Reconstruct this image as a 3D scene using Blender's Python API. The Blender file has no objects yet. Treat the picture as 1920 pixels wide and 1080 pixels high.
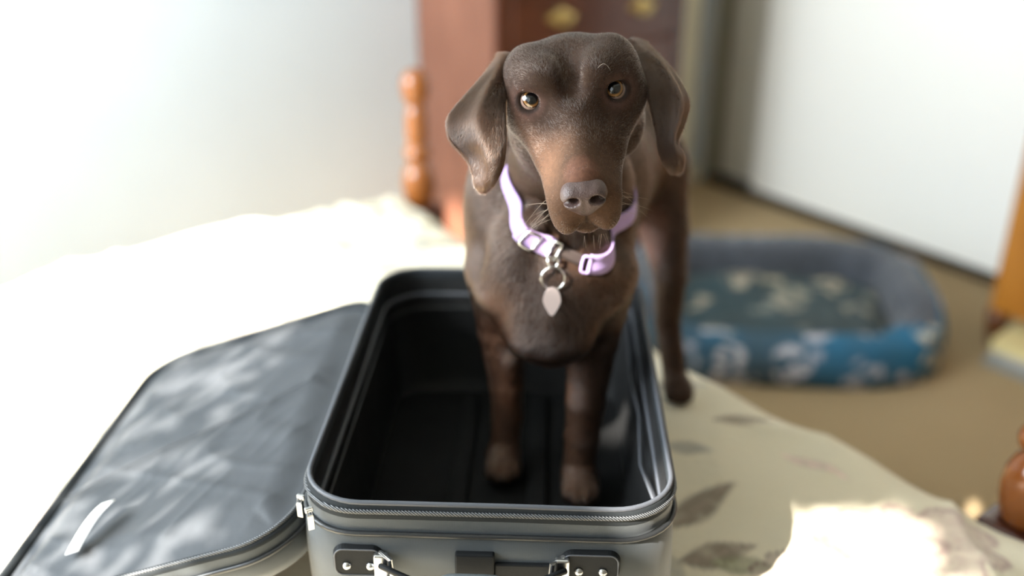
import bpy, bmesh, math, random
import numpy as np
from mathutils import Vector, Matrix
random.seed(7)
RNG = np.random.default_rng(7)
SC = bpy.context.scene
COL = SC.collection

# ---------------------------------------------------------------- camera
PITCH = math.radians(25.4)
cam_data = bpy.data.cameras.new('camera')
cam = bpy.data.objects.new('camera', cam_data)
COL.objects.link(cam)
cam.location = (0, 0, 1.42)
cam.rotation_euler = (math.pi/2 - PITCH, 0, 0)
cam_data.sensor_width = 36
cam_data.lens = 35
cam_data.clip_start = 0.05
cam_data.dof.use_dof = True
cam_data.dof.focus_distance = 0.925
cam_data.dof.aperture_fstop = 1.5
SC.camera = cam

# ---------------------------------------------------------------- room frame
# the room is turned 37 degrees to the camera: a runs along the back wall to the
# left from its right corner, d runs from the back wall into the room.
TH = math.radians(37)
BX = Vector((math.cos(TH), math.sin(TH), 0))
WX = Vector((math.sin(TH), -math.cos(TH), 0))
CORNER = Vector((.87, 4.13, 0))
ROOM_A, ROOM_D, ROOM_H = 4.15, 3.95, 2.80
def R(a, d, z=0.0):
    return CORNER - BX*a + WX*d + Vector((0, 0, z))
ROOM_M = Matrix(((-BX.x, WX.x, 0, CORNER.x), (-BX.y, WX.y, 0, CORNER.y), (0, 0, 1, 0), (0, 0, 0, 1)))
# ROOM_M maps (a, d, z) to world

# ---------------------------------------------------------------- world, sun, windows' daylight, exposure
world = bpy.data.worlds.new('sky'); SC.world = world
world.use_nodes = True
wn = world.node_tree.nodes; wl = world.node_tree.links
bg = wn['Background']
sky = wn.new('ShaderNodeTexSky')
sky.sky_type = 'HOSEK_WILKIE'
sky.turbidity = 4.0
sky.ground_albedo = 0.35
wl.new(sky.outputs['Color'], bg.inputs['Color'])
bg.inputs['Strength'].default_value = 0.3

SUN_T = (Vector((.75, .66, 0)).normalized() + Vector((0, 0, -.80))).normalized()   # direction the light travels
sky.sun_direction = -SUN_T
sun_d = bpy.data.lights.new('sun', 'SUN'); sun = bpy.data.objects.new('sun', sun_d); COL.objects.link(sun)
sun.rotation_euler = SUN_T.to_track_quat('-Z', 'Y').to_euler()
sun.location = R(6.5, 1.5, 4)
sun_d.energy = 16.0
sun_d.color = (1.0, .95, .87)
sun_d.angle = math.radians(.55)

WIN1 = (.30, 2.90, .80, 2.63)     # in the left wall (a = ROOM_A): d0, d1, z0, z1
def daylight(name, loc, direction, sx, sz, power, color):
    L = bpy.data.lights.new(name, 'AREA'); o = bpy.data.objects.new(name, L); COL.objects.link(o)
    L.shape = 'RECTANGLE'; L.size = sx; L.size_y = sz; L.energy = power; L.color = color
    o.location = loc; o.rotation_euler = direction.to_track_quat('-Z', 'Z').to_euler()
    return o
for W, P_, nm in (((.30, 1.70, .80, 2.44), 95, 'window_daylight'), ((1.72, 2.88, .80, 2.30), 6, 'window_daylight.001')):   # strong part for side light, weak part where the unseen tree stands
    daylight(nm, R(ROOM_A-.03, (W[0]+W[1])/2, (W[2]+W[3])/2), BX, W[1]-W[0], W[3]-W[2], P_, (.84, .93, 1.0))

vs = SC.view_settings
vs.view_transform = 'Standard'
vs.look = 'None'
vs.gamma = 1.0
vs.use_curve_mapping = False
vs.exposure = 0.72
SC.cycles.use_denoising = True
SC.cycles.max_bounces = 8
SC.cycles.sample_clamp_indirect = 6.0

# ---------------------------------------------------------------- helpers
def setp(o, label=None, cat=None, group=None, kind=None):
    if label: o['label'] = label
    if cat: o['category'] = cat
    if group: o['group'] = group
    if kind: o['kind'] = kind
    return o
def empty(name, loc, label, cat, group=None, rz=0):
    o = bpy.data.objects.new(name, None); COL.objects.link(o)
    o.location = loc; o.rotation_euler = (0, 0, rz); o.empty_display_size = .05
    return setp(o, label, cat, group)
def link_mesh(name, me, mat, parent=None, world=True, smooth=True):
    """world=True: vertices are in world space and the object is parented keeping them there"""
    o = bpy.data.objects.new(name, me); COL.objects.link(o)
    if mat:
        for m in (mat if isinstance(mat, (list, tuple)) else [mat]): me.materials.append(m)
    if smooth is not None: me.polygons.foreach_set('use_smooth', [bool(smooth)]*len(me.polygons))
    if parent:
        o.parent = parent
        if world: o.matrix_parent_inverse = parent_world(parent).inverted()
    return o
def parent_world(p):
    m = Matrix.LocRotScale(p.location, p.rotation_euler, p.scale)
    if p.parent: m = parent_world(p.parent) @ p.matrix_parent_inverse @ m
    return m
def mesh_from(verts, faces, name='m'):
    me = bpy.data.meshes.new(name)
    me.from_pydata([tuple(v) for v in verts], [], [tuple(f) for f in faces])
    me.update()
    return me
def bm_obj(name, bm, mat, parent=None, M=None, smooth=False, world=True):
    if M is not None: bm.transform(M)
    bmesh.ops.recalc_face_normals(bm, faces=bm.faces)
    me = bpy.data.meshes.new(name); bm.to_mesh(me); bm.free()
    return link_mesh(name, me, mat, parent, world, smooth)
def box(bm, lo, hi, bev=0.0, seg=2):
    r = bmesh.ops.create_cube(bm, size=1)
    vs_ = r['verts']
    for v in vs_:
        v.co = Vector(((lo[i]+hi[i])/2 + v.co[i]*(hi[i]-lo[i]) for i in range(3)))
    if bev > 0:
        es = list({e for v in vs_ for e in v.link_edges})
        bmesh.ops.bevel(bm, geom=es, offset=bev, segments=seg, affect='EDGES', profile=.5)
def lathe(bm, prof, n=32, M=None):
    """prof: list of (r, z)"""
    rings = []
    for r, z in prof:
        ring = []
        for k in range(n):
            t = 2*math.pi*k/n
            p = Vector((r*math.cos(t), r*math.sin(t), z))
            ring.append(bm.verts.new(M @ p if M else p))
        rings.append(ring)
    for A, B in zip(rings, rings[1:]):
        for k in range(n):
            bm.faces.new((A[k], A[(k+1) % n], B[(k+1) % n], B[k]))
    if prof[0][0] > 1e-5: bm.faces.new(list(reversed(rings[0])))
    if prof[-1][0] > 1e-5: bm.faces.new(rings[-1])
def tube(bm, pts, r, n=8, closed=False, flat=1.0):
    pts = [Vector(p) for p in pts]; N = len(pts)
    rr = r if isinstance(r, (list, tuple)) else [r]*N
    up = None; rings = []
    for i in range(N):
        a = pts[(i-1) % N] if (closed or i > 0) else pts[i]
        b = pts[(i+1) % N] if (closed or i < N-1) else pts[i]
        t = (b-a).normalized()
        if up is None:
            up = t.orthogonal().normalized()
        up = (up - t*up.dot(t))
        up = up.normalized() if up.length > 1e-6 else t.orthogonal().normalized()
        s = t.cross(up)
        rings.append([bm.verts.new(pts[i] + (up*math.cos(2*math.pi*k/n)*flat + s*math.sin(2*math.pi*k/n))*rr[i]) for k in range(n)])
    for i in range(N if closed else N-1):
        A, B = rings[i], rings[(i+1) % N]
        off = 0
        if closed and i == N-1:
            off = min(range(n), key=lambda q: (A[0].co-B[q].co).length)
        for k in range(n):
            bm.faces.new((A[k], A[(k+1) % n], B[(k+1+off) % n], B[(k+off) % n]))
    if not closed:
        bm.faces.new(list(reversed(rings[0]))); bm.faces.new(rings[-1])
def grid_mesh(P, close_u=False, close_v=False):
    """P: array (nu, nv, 3) -> mesh"""
    nu, nv = P.shape[:2]
    idx = np.arange(nu*nv).reshape(nu, nv)
    a = idx if not close_u else np.vstack([idx, idx[:1]])
    a = a if not close_v else np.hstack([a, a[:, :1]])
    f = np.stack([a[:-1, :-1], a[1:, :-1], a[1:, 1:], a[:-1, 1:]], -1).reshape(-1, 4)
    return fast_mesh(P.reshape(-1, 3), f)
def fast_mesh(V, F):
    me = bpy.data.meshes.new('m')
    V = np.asarray(V, np.float32); F = np.asarray(F, np.int32)
    me.vertices.add(len(V)); me.vertices.foreach_set('co', V.ravel())
    k = F.shape[1]
    me.loops.add(F.size); me.loops.foreach_set('vertex_index', F.ravel())
    me.polygons.add(len(F)); me.polygons.foreach_set('loop_start', np.arange(0, F.size, k, dtype=np.int32))
    me.update(calc_edges=True); me.validate()
    return me
def set_color(me, name, C):
    at = me.color_attributes.new(name, 'FLOAT_COLOR', 'POINT')
    C4 = np.ones((len(C), 4), np.float32); C4[:, :3] = C
    at.data.foreach_set('color', C4.ravel())
def smoothstep(a, b, x):
    t = np.clip((x-a)/(b-a), 0, 1); return t*t*(3-2*t)
def vnoise(x, y, seed=0):
    """smooth 2-D value noise in -1..1, vectorised"""
    xi = np.floor(x).astype(np.int64); yi = np.floor(y).astype(np.int64)
    fx = x-xi; fy = y-yi
    fx = fx*fx*fx*(fx*(fx*6-15)+10); fy = fy*fy*fy*(fy*(fy*6-15)+10)
    def h(i, j):
        n = (i*374761393 + j*668265263 + seed*1442695041) & 0x7fffffff
        n = ((n ^ (n >> 13))*1274126177) & 0x7fffffff
        n = n ^ (n >> 16)
        return (n & 0xffff)/32767.5-1
    a = h(xi, yi); b = h(xi+1, yi); c = h(xi, yi+1); d = h(xi+1, yi+1)
    return (a*(1-fx)+b*fx)*(1-fy)+(c*(1-fx)+d*fx)*fy

# ---------------------------------------------------------------- material helpers
def lin(r, g, b):
    f = lambda c: (c/255/12.92) if c/255 <= .04045 else ((c/255+.055)/1.055)**2.4
    return (f(r), f(g), f(b), 1)
class NT:
    def __init__(s, name):
        s.m = bpy.data.materials.new(name); s.m.use_nodes = True
        s.n = s.m.node_tree.nodes; s.l = s.m.node_tree.links
        s.b = s.n['Principled BSDF']
    def node(s, t, **kw):
        x = s.n.new(t)
        for k, v in kw.items(): setattr(x, k, v)
        return x
    def link(s, a, b): s.l.new(a, b)
    def setb(s, **kw):
        for k, v in kw.items(): s.b.inputs[k.replace('_', ' ')].default_value = v
    def coord(s, scale=(1, 1, 1), rot=(0, 0, 0), out='Object'):
        tc = s.node('ShaderNodeTexCoord'); mp = s.node('ShaderNodeMapping')
        mp.inputs['Scale'].default_value = scale; mp.inputs['Rotation'].default_value = rot
        s.link(tc.outputs[out], mp.inputs['Vector']); return mp.outputs['Vector']
    def noise(s, vec, scale, detail=3, rough=.5, dist=0):
        x = s.node('ShaderNodeTexNoise'); s.link(vec, x.inputs['Vector'])
        x.inputs['Scale'].default_value = scale; x.inputs['Detail'].default_value = detail
        x.inputs['Roughness'].default_value = rough; x.inputs['Distortion'].default_value = dist
        return x.outputs['Fac']
    def ramp(s, fac, stops):
        r = s.node('ShaderNodeValToRGB'); s.link(fac, r.inputs['Fac'])
        el = r.color_ramp.elements
        while len(el) < len(stops): el.new(.5)
        for e, (p, c) in zip(el, stops): e.position = p; e.color = c
        return r.outputs['Color']
    def bump(s, h, strength=.3, dist=.01):
        b = s.node('ShaderNodeBump'); b.inputs['Strength'].default_value = strength
        b.inputs['Distance'].default_value = dist
        s.link(h, b.inputs['Height']); s.link(b.outputs['Normal'], s.b.inputs['Normal']); return b
    def mix(s, fac, a, b, mode='MIX'):
        x = s.node('ShaderNodeMix', data_type='RGBA', blend_type=mode)
        if isinstance(fac, float): x.inputs['Factor'].default_value = fac
        else: s.link(fac, x.inputs['Factor'])
        for k, v in ((6, a), (7, b)):
            if isinstance(v, tuple): x.inputs[k].default_value = v
            else: s.link(v, x.inputs[k])
        return x.outputs[2]
def plain(name, col, rough=.6, metallic=0, bump=None, spec=.5, var=.0, nscale=6, sheen=0, coat=0):
    t = NT(name); t.setb(Roughness=rough, Metallic=metallic)
    t.b.inputs['Specular IOR Level'].default_value = spec
    if sheen: t.b.inputs['Sheen Weight'].default_value = sheen
    if coat: t.b.inputs['Coat Weight'].default_value = coat; t.b.inputs['Coat Roughness'].default_value = .12
    v = t.coord()
    if var > 0:
        f = t.noise(v, nscale, 4)
        lo = tuple(c*(1-var) for c in col[:3])+(1,); hi = tuple(min(1, c*(1+var)) for c in col[:3])+(1,)
        t.link(t.ramp(f, [(.3, lo), (.7, hi)]), t.b.inputs['Base Color'])
    else:
        t.b.inputs['Base Color'].default_value = col
    if bump:
        t.bump(t.noise(v, bump[0], 3), bump[1], bump[2] if len(bump) > 2 else .002)
    return t.m
def wood(name, dark, light, rough=.35, coat=.3, scale=(1, 1, .12), rot=(0, 0, 0)):
    t = NT(name); v = t.coord(scale, rot)
    f = t.noise(v, 22, 5, .6, .8); g = t.noise(v, 5, 2, .5, .3)
    c1 = t.ramp(f, [(.3, dark), (.7, light)])
    c2 = t.ramp(g, [(.35, (.75, .72, .70, 1)), (.65, (1, 1, 1, 1))])
    t.link(t.mix(1.0, c1, c2, 'MULTIPLY'), t.b.inputs['Base Color'])
    t.setb(Roughness=rough); t.b.inputs['Coat Weight'].default_value = coat; t.b.inputs['Coat Roughness'].default_value = .15
    t.bump(f, .08, .002)
    return t.m
# ================================================================ room shell
def wallmat(name, col):
    return plain(name, col, .75, bump=(180, .08, .002), var=.02, nscale=3)
m_wall = wallmat('wall_paint', (.57, .635, .685, 1))
m_wallr = wallmat('wall_paint_warm', (.74, .74, .68, 1))
m_wallf = wallmat('wall_paint_tan', (.22, .19, .15, 1))
m_ceil = wallmat('ceiling_paint', (.6, .6, .57, 1))
m_trim = plain('trim_paint', (.86, .81, .62, 1), .45, var=.03)
m_door = plain('closet_paint', (.90, .90, .86, 1), .4, bump=(60, .05, .002))
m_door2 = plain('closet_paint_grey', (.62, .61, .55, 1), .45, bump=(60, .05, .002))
m_trimd = plain('corner_shade', (.36, .34, .25, 1), .5)  # shade of the corner gap put in as colour
m_track = plain('dark_track', (.035, .025, .016, 1), .5, var=.2, nscale=20)
m_frame = plain('window_frame_paint', (.8, .8, .78, 1), .4)
t = NT('carpet')
v = t.coord()
f1 = t.noise(v, 2.2, 3); f2 = t.noise(v, 420, 3, .7); f3 = t.noise(v, 60, 3)
c = t.ramp(f2, [(.25, (.42, .305, .165, 1)), (.75, (.64, .49, .30, 1))])
c = t.mix(.35, c, t.ramp(f1, [(.3, (.8, .78, .74, 1)), (.7, (1, 1, 1, 1))]), 'MULTIPLY')
t.link(c, t.b.inputs['Base Color']); t.setb(Roughness=.95); t.b.inputs['Specular IOR Level'].default_value = .1
t.bump(f2, .7, .006); m_carpet = t.m

def room_box(name, lo, hi, mat, bev=0, kind='structure', parent=None):
    bm = bmesh.new(); box(bm, lo, hi, bev)
    o = bm_obj(name, bm, mat, parent, M=ROOM_M)
    if kind and not parent: o['kind'] = kind
    return o
T = .14
room_box('floor', (-T, -T, -.12), (ROOM_A+T, ROOM_D+T, 0), m_carpet)
room_box('ceiling', (-T, -T, ROOM_H), (ROOM_A+T, ROOM_D+T, ROOM_H+.1), m_ceil)
room_box('wall_back', (0, -T, 0), (ROOM_A+T, 0, ROOM_H), m_wall)
room_box('wall_right', (-T, -T, 0), (0, ROOM_D+T, ROOM_H), m_wallr)
def holed_wall(name, M, L, wins, mat):
    """wall in a local frame: x along, y thickness 0..T, z up, with openings of one height"""
    z0, z1 = wins[0][2:]
    bm = bmesh.new()
    box(bm, (0, 0, 0), (L, T, z0)); box(bm, (0, 0, z1), (L, T, ROOM_H))
    xs = [0]+[q for w in wins for q in w[:2]]+[L]
    for k in range(0, len(xs), 2): box(bm, (xs[k], 0, z0), (xs[k+1], T, z1))
    o = bm_obj(name, bm, mat, M=M); o['kind'] = 'structure'
M_left = ROOM_M @ Matrix(((0, 1, 0, ROOM_A), (1, 0, 0, 0), (0, 0, 1, 0), (0, 0, 0, 1)))
M_front = ROOM_M @ Matrix(((1, 0, 0, 0), (0, 1, 0, ROOM_D), (0, 0, 1, 0), (0, 0, 0, 1)))
holed_wall('wall_left', M_left, ROOM_D, (WIN1,), m_wallr)
room_box('wall_front', (0, ROOM_D, 0), (ROOM_A+T, ROOM_D+T, ROOM_H), m_wallf)
def window(name, M, win, cols):
    u0, u1, z0, z1 = win
    bm = bmesh.new(); w = .05
    box(bm, (u0-.05, -.02, z0-.06), (u1+.05, .0, z0)); box(bm, (u0-.05, -.02, z1), (u1+.05, .0, z1+.06))
    box(bm, (u0-.06, -.02, z0-.06), (u0, .0, z1+.06)); box(bm, (u1, -.02, z0-.06), (u1+.06, .0, z1+.06))
    box(bm, (u0, .05, z0), (u1, .09, z0+w)); box(bm, (u0, .05, z1-w*.5), (u1, .09, z1))
    box(bm, (u0, .05, z0), (u0+w, .09, z1)); box(bm, (u1-w, .05, z0), (u1, .09, z1))
    o = bm_obj(name, bm, m_frame, M=M); o['kind'] = 'structure'
    for k in range(1, cols):
        x = u0+(u1-u0)*(.40 if cols == 2 else k/cols)
        b2 = bmesh.new(); box(b2, (x-.013, .05, z0+w), (x+.013, .09, z1-w*.5), .004)
        bm_obj('mullion', b2, m_frame, o, M=M)
    b3 = bmesh.new(); box(b3, (u0-.08, -.07, z0-.03), (u1+.08, .05, z0-.001), .008)
    bm_obj('window_sill', b3, m_frame, o, M=M)
window('window_1', M_left, WIN1, 2)

# skirting and the sliding closet along the right wall
room_box('baseboard_back', (.10, .0, .0), (ROOM_A, .014, .085), m_trim, .004)
room_box('trim_1', (.17, 0, 0), (.68, .02, 2.1), m_trim, .004)            # door casing on the back wall
room_box('corner_shade_strip', (.0, 0, .0), (.05, .05, ROOM_H), m_trimd, .004)         # dark strip for the shaded gap in the corner
room_box('trim_3', (.0, .05, .0), (.085, 3.9, .035), m_track, .004)       # dark floor track of the closet
d1 = room_box('door_1', (.012, .08, .045), (.042, .50, 2.06), m_door2, .004)
d2 = room_box('door_2', (.062, .29, .045), (.092, 1.98, 2.06), m_door, .004)
room_box('door_3', (.02, 1.9, .045), (.05, 3.5, 2.06), m_door, .004)
room_box('trim_4', (.0, .05, 2.06), (.10, 3.9, 2.14), m_trim, .004)       # head track
b = bmesh.new(); lathe(b, [(.0, .0), (.028, .0), (.03, .003), (.024, .004), (.02, .001), (0, .001)], 24, Matrix.Translation((.092, .42, 1.0)) @ Matrix.Rotation(math.pi/2, 4, 'Y'))
bm_obj('finger_pull', b, m_trim, d2, M=ROOM_M)

# ground and an unseen tree outside the left window: leaves placed to block and dapple the sun
m_ground = plain('lawn', (.10, .14, .05, 1), .95, var=.3, nscale=8)
b = bmesh.new(); box(b, (-14, -14, -.5), (18, 18, -.32)); o = bm_obj('ground_outside', b, m_ground, M=ROOM_M); o['kind'] = 'structure'
# ================================================================ chest of drawers behind the bed
m_dress = wood('mahogany', (.20, .078, .045, 1), (.31, .130, .080, 1), .42, .25, (1, 1, .14))
m_dressf = wood('mahogany_front', (.075, .020, .010, 1), (.13, .038, .018, 1), .3, .4, (.14, 1, 1))
m_brass = plain('aged_brass', (.62, .47, .20, 1), .3, 1.0, var=.1, nscale=40)
m_dark = plain('dark_recess', (.015, .008, .005, 1), .8)
A0, A1, D0, D1 = .705, 1.475, .006, .437
HT = 1.32
chest = empty('chest_of_drawers', R((A0+A1)/2, (D0+D1)/2, 0), 'tall mahogany chest of drawers against the back wall, brass pulls on its front', 'chest of drawers')
b = bmesh.new()
box(b, (A1-.022, D0, .06), (A1, D1-.004, HT), .003); box(b, (A0, D0, .06), (A0+.022, D1-.004, HT), .003)
box(b, (A0+.022, D0, .06), (A1-.022, D0+.01, HT))
for z in (.10, .33, .55, .765, .985, 1.18, HT-.012): box(b, (A0+.022, D0+.01, z-.009), (A1-.022, D1-.012, z+.009))
bm_obj('carcass', b, m_dress, chest, M=ROOM_M)
for a in (A1-.05, A0):
    b = bmesh.new(); box(b, (a, D1-.02, .06), (a+.05, D1+.004, HT), .005); bm_obj('front_stile', b, m_dressf, chest, M=ROOM_M)
b = bmesh.new(); box(b, (A0-.025, D0, HT), (A1+.025, D1+.03, HT+.028), .010, 3); box(b, (A0-.012, D0, HT-.02), (A1+.012, D1+.016, HT), .006)
bm_obj('top', b, m_dress, chest, M=ROOM_M)
b = bmesh.new(); box(b, (A0-.012, D0, 0.0), (A1+.012, D1+.014, .085), .008); bm_obj('plinth', b, m_dressf, chest, M=ROOM_M)
def bail_pull(parent, a, d, z):
    b = bmesh.new()
    # shaped back plate
    n = 28; pts = []
    for k in range(n):
        t = 2*math.pi*k/n
        r = 1+.16*math.cos(4*t)+.06*math.cos(2*t)
        pts.append((a+.047*r*math.cos(t), z+.026*r*math.sin(t)))
    lo = [b.verts.new((p[0], d, p[1])) for p in pts]; hi = [b.verts.new((a+(p[0]-a)*.93, d+.004, z+(p[1]-z)*.93)) for p in pts]
    b.faces.new(hi)
    for k in range(n): b.faces.new((lo[k], lo[(k+1) % n], hi[(k+1) % n], hi[k]))
    for s in (-1, 1):
        lathe(b, [(.0, 0), (.007, 0), (.006, .006), (.005, .013), (.0075, .017), (.004, .022), (0, .0225)], 12,
              Matrix.Translation((a+s*.032, d+.003, z+.006)) @ Matrix.Rotation(-math.pi/2, 4, 'X'))
    tube(b, [(a+.032*math.cos(math.pi+t), d+.016+.004*math.sin(t), z+.004+.026*math.sin(math.pi+t)) for t in np.linspace(0, math.pi, 13)], .0032, 8)
    bm_obj('bail_pull', b, m_brass, parent, M=ROOM_M, smooth=True)
rows = [(.11, .32), (.34, .541), (.56, .756), (.775, .975), (.995, 1.17), (1.19, HT-.025)]
for z0, z1 in rows:
    b = bmesh.new(); box(b, (A0+.054, D1-.03, z0), (A1-.054, D1+.008, z1), .007, 3)
    dr = bm_obj('drawer', b, m_dressf, chest, M=ROOM_M)
    for a in (A1-.235, A0+.205): bail_pull(dr, a, D1+.0075, (z0+z1)/2)

# ================================================================ honey-coloured bookcase against the closet wall
m_honey = wood('honey_wood', (.36, .125, .012, 1), (.50, .20, .024, 1), .4, .3, (1, 1, .15))
m_honeyd = wood('honey_wood_dark', (.10, .03, .008, 1), (.17, .055, .014, 1), .4, .3)
BA0, BA1, BD0, BD1 = .10, .51, 1.535, 2.55
bk = empty('honey_wood_cabinet', R(.30, 2.04, 0), 'tall honey-coloured wooden cabinet beside the blue dog bed, pile of books at its foot', 'cabinet')
b = bmesh.new(); box(b, (BA0, BD0, .115), (BA1-.02, BD1, 1.55), .004); bm_obj('carcass', b, m_honey, bk, M=ROOM_M)
for k in range(2):
    y0 = BD0+.004+k*(BD1-BD0)/2; y1 = BD0-.004+(k+1)*(BD1-BD0)/2
    b = bmesh.new(); box(b, (BA1-.02, y0, .12), (BA1, y1, 1.54), .005)
    dr = bm_obj('door', b, m_honey, bk, M=ROOM_M)
    b = bmesh.new(); box(b, (BA1, y0+.09, .24), (BA1+.007, y1-.09, 1.42), .006); bm_obj('raised_panel', b, m_honey, dr, M=ROOM_M)
    b = bmesh.new(); lathe(b, [(0, 0), (.008, 0), (.006, .012), (.014, .02), (.012, .028), (0, .031)], 16, Matrix.Translation((BA1, (y1-.04 if k == 0 else y0+.04), .85)) @ Matrix.Rotation(math.pi/2, 4, 'Y'))
    bm_obj('knob', b, m_brass, dr, M=ROOM_M, smooth=True)
for (aa, dd) in ((BA1-.035, BD0+.02), (BA1-.035, BD1-.035), (BA0+.04, BD0+.04), (BA0+.04, BD1-.04)):
    b = bmesh.new(); lathe(b, [(.017, 0), (.021, .01), (.027, .05), (.034, .09), (.032, .117)], 20, Matrix.Translation((aa, dd, 0)))
    bm_obj('foot', b, m_honeyd, bk, M=ROOM_M, smooth=True)

# books on the floor at the foot of the cabinet
m_page = NT('paper_block'); v = m_page.coord((4, 4, 300)); f = m_page.noise(v, 3, 2)
m_page.link(m_page.ramp(f, [(.35, (.40, .38, .33, 1)), (.65, (.72, .70, .64, 1))]), m_page.b.inputs['Base Color']); m_page.setb(Roughness=.9); m_page = m_page.m
def book(label, a, d, z, la, ld, th, rot, col):
    m = plain('cover_'+label.split()[0], col, .45, var=.06, nscale=9)
    e = empty('book', R(a, d, z), label, 'book', 'books piled on the floor by the cabinet')
    e.rotation_euler = (0, 0, TH+rot)
    o = bmesh.new(); c = .003
    box(o, (-la/2, -ld/2, 0), (la/2, ld/2, c), .001); box(o, (-la/2, -ld/2, th-c), (la/2, ld/2, th), .001)
    box(o, (-la/2, -ld/2, 0), (-la/2+c, ld/2, th), .001)
    bm_obj('cover', o, m, e, world=False)
    o = bmesh.new(); box(o, (-la/2+c, -ld/2+.005, c), (la/2-.006, ld/2-.005, th-c)); bm_obj('page_block', o, m_page, e, world=False)
book('grey paperback at the bottom of the pile by the cabinet', .505, 1.742, .0, .20, .29, .024, .04, (.33, .33, .31, 1))
book('white-edged book in the middle of the pile by the cabinet', .50, 1.75, .0242, .19, .28, .026, -.03, (.50, .49, .46, 1))
book('pale yellow book on top of the pile by the cabinet', .50, 1.742, .0504, .195, .275, .034, .07, (.80, .68, .34, 1))

# ================================================================ dog bed on the floor
m_fleece = plain('grey_fleece', (.062, .068, .082, 1), .95, bump=(160, .8, .006), var=.25, nscale=25, sheen=.3)
def floral(name, c0, c1, f0, f1, f2_):
    t = NT(name); v = t.coord()
    nz = t.node('ShaderNodeTexNoise'); t.link(v, nz.inputs['Vector']); nz.inputs['Scale'].default_value = 9; nz.inputs['Detail'].default_value = 2
    mv = t.node('ShaderNodeMix', data_type='VECTOR'); mv.inputs['Factor'].default_value = .035
    t.link(v, mv.inputs[4]); t.link(nz.outputs['Color'], mv.inputs[5])
    vo = t.node('ShaderNodeTexVoronoi', feature='F1'); t.link(mv.outputs[1], vo.inputs['Vector']); vo.inputs['Scale'].default_value = 8.0; vo.inputs['Randomness'].default_value = .85
    vo2 = t.node('ShaderNodeTexVoronoi', feature='F1'); t.link(mv.outputs[1], vo2.inputs['Vector']); vo2.inputs['Scale'].default_value = 27
    flower = t.ramp(vo.outputs['Distance'], [(.40, (1, 1, 1, 1)), (.50, (0, 0, 0, 1))])
    petal = t.ramp(vo2.outputs['Distance'], [(.46, (1, 1, 1, 1)), (.62, (0, 0, 0, 1))])
    fac = t.mix(1.0, flower, petal, 'MULTIPLY')
    base = t.ramp(t.noise(v, 3.6, 2), [(.35, c0), (.66, c1)])
    fl = t.ramp(vo.outputs['Color'], [(.2, f0), (.5, f1), (.8, f2_)])
    t.link(t.mix(fac, base, fl), t.b.inputs['Base Color']); t.setb(Roughness=.85); t.bump(t.noise(v, 300, 2), .3, .003)
    return t.m
m_floral = floral('blue_floral', (.045, .075, .095, 1), (.016, .125, .23, 1), (.50, .47, .38, 1), (.56, .55, .64, 1), (.20, .24, .28, 1))
m_floralc = floral('floral_shaded', (.030, .060, .072, 1), (.055, .072, .075, 1), (.42, .37, .26, 1), (.22, .23, .20, 1), (.38, .33, .25, 1))  # same fabric as the outer wall, greyed to stand for its shade
# frame: x along its length (to the right in view), y away from the viewer
DBL = (0.795, 2.69, 0); DBR = math.radians(-4)
dbed = empty('dog_bed', DBL, 'blue floral bolster dog bed with grey fleece lining, on the tan carpet', 'dog bed', rz=DBR)
def superloop(hx, hy, n=72, p=3.4):
    return [(math.copysign(abs(math.cos(t))**(2/p), math.cos(t))*hx, math.copysign(abs(math.sin(t))**(2/p), math.sin(t))*hy) for t in np.linspace(0, 2*math.pi, n, endpoint=False)]
HX, HY = .455, .345
def wall_h(x, y):           # bolster height: low at the front, high at back and ends
    f = smoothstep(-.95, -.15, y/HY)
    return .115 + .070*f
P = []
lp = superloop(1, 1)
prof_out = [(.94, .0), (1.0, .03), (1.015, .35), (1.01, .65), (.985, .85), (.955, .95)]
prof_in = [(.955, .95), (.90, 1.0), (.82, 1.0), (.75, .95), (.70, .83), (.68, .62), (.67, .40)]
def ringwall(prof):
    arr = np.zeros((len(prof), len(lp), 3))
    for i, (s, h) in enumerate(prof):
        for j, (x, y) in enumerate(lp):
            hx, hy = HX*x, HY*y
            # inset is absolute so that the bolster keeps one thickness
            q = math.hypot(hx, hy); k = (s-1)*.42
            px, py = hx*(1+k/q*1.0), hy*(1+k/q*1.0)
            w = .006*math.sin(9*j/len(lp)*2*math.pi+i)
            arr[i, j] = (px*(1+w), py*(1+w), h*wall_h(px, py)+(.004*math.sin(j*.9) if h > .8 else 0))
    return arr
link_mesh('outer_wall', grid_mesh(ringwall(prof_out), close_v=True), m_floral, dbed, world=False)
bo = link_mesh('bolster', grid_mesh(ringwall(prof_in), close_v=True), [m_fleece, m_floral], dbed, world=False)
for f in bo.data.polygons:
    if f.center.y < -.62*HY or (f.center.y < -.2*HY and f.center.x < -.9*HX): f.material_index = 1
n = 40; U = np.linspace(-1, 1, n); X, Y = np.meshgrid(U, U, indexing='ij')
r = np.maximum(np.abs(X), np.abs(Y)); k = (np.abs(X)**3.4+np.abs(Y)**3.4)**(1/3.4); k = np.where(k > 1e-6, r/k, 1)
hx, hy = HX-.105, HY-.105
PX, PY = X*k*hx, Y*k*hy
PZ = .055+.07*(1-r**6)+.012*vnoise(PX*9, PY*9, 3)+.006*vnoise(PX*22, PY*22, 4)
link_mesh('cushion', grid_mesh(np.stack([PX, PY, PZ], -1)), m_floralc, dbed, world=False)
b = bmesh.new(); vv = [b.verts.new((HX*x*.95, HY*y*.95, .002)) for x, y in lp]; b.faces.new(vv); bm_obj('base', b, m_fleece, dbed, world=False)
b = bmesh.new(); A = ringwall([(.955, .952)])[0]; tube(b, [tuple(p) for p in A], .004, 6, closed=True); bm_obj('piping', b, m_floral, dbed, world=False, smooth=True)

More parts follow.
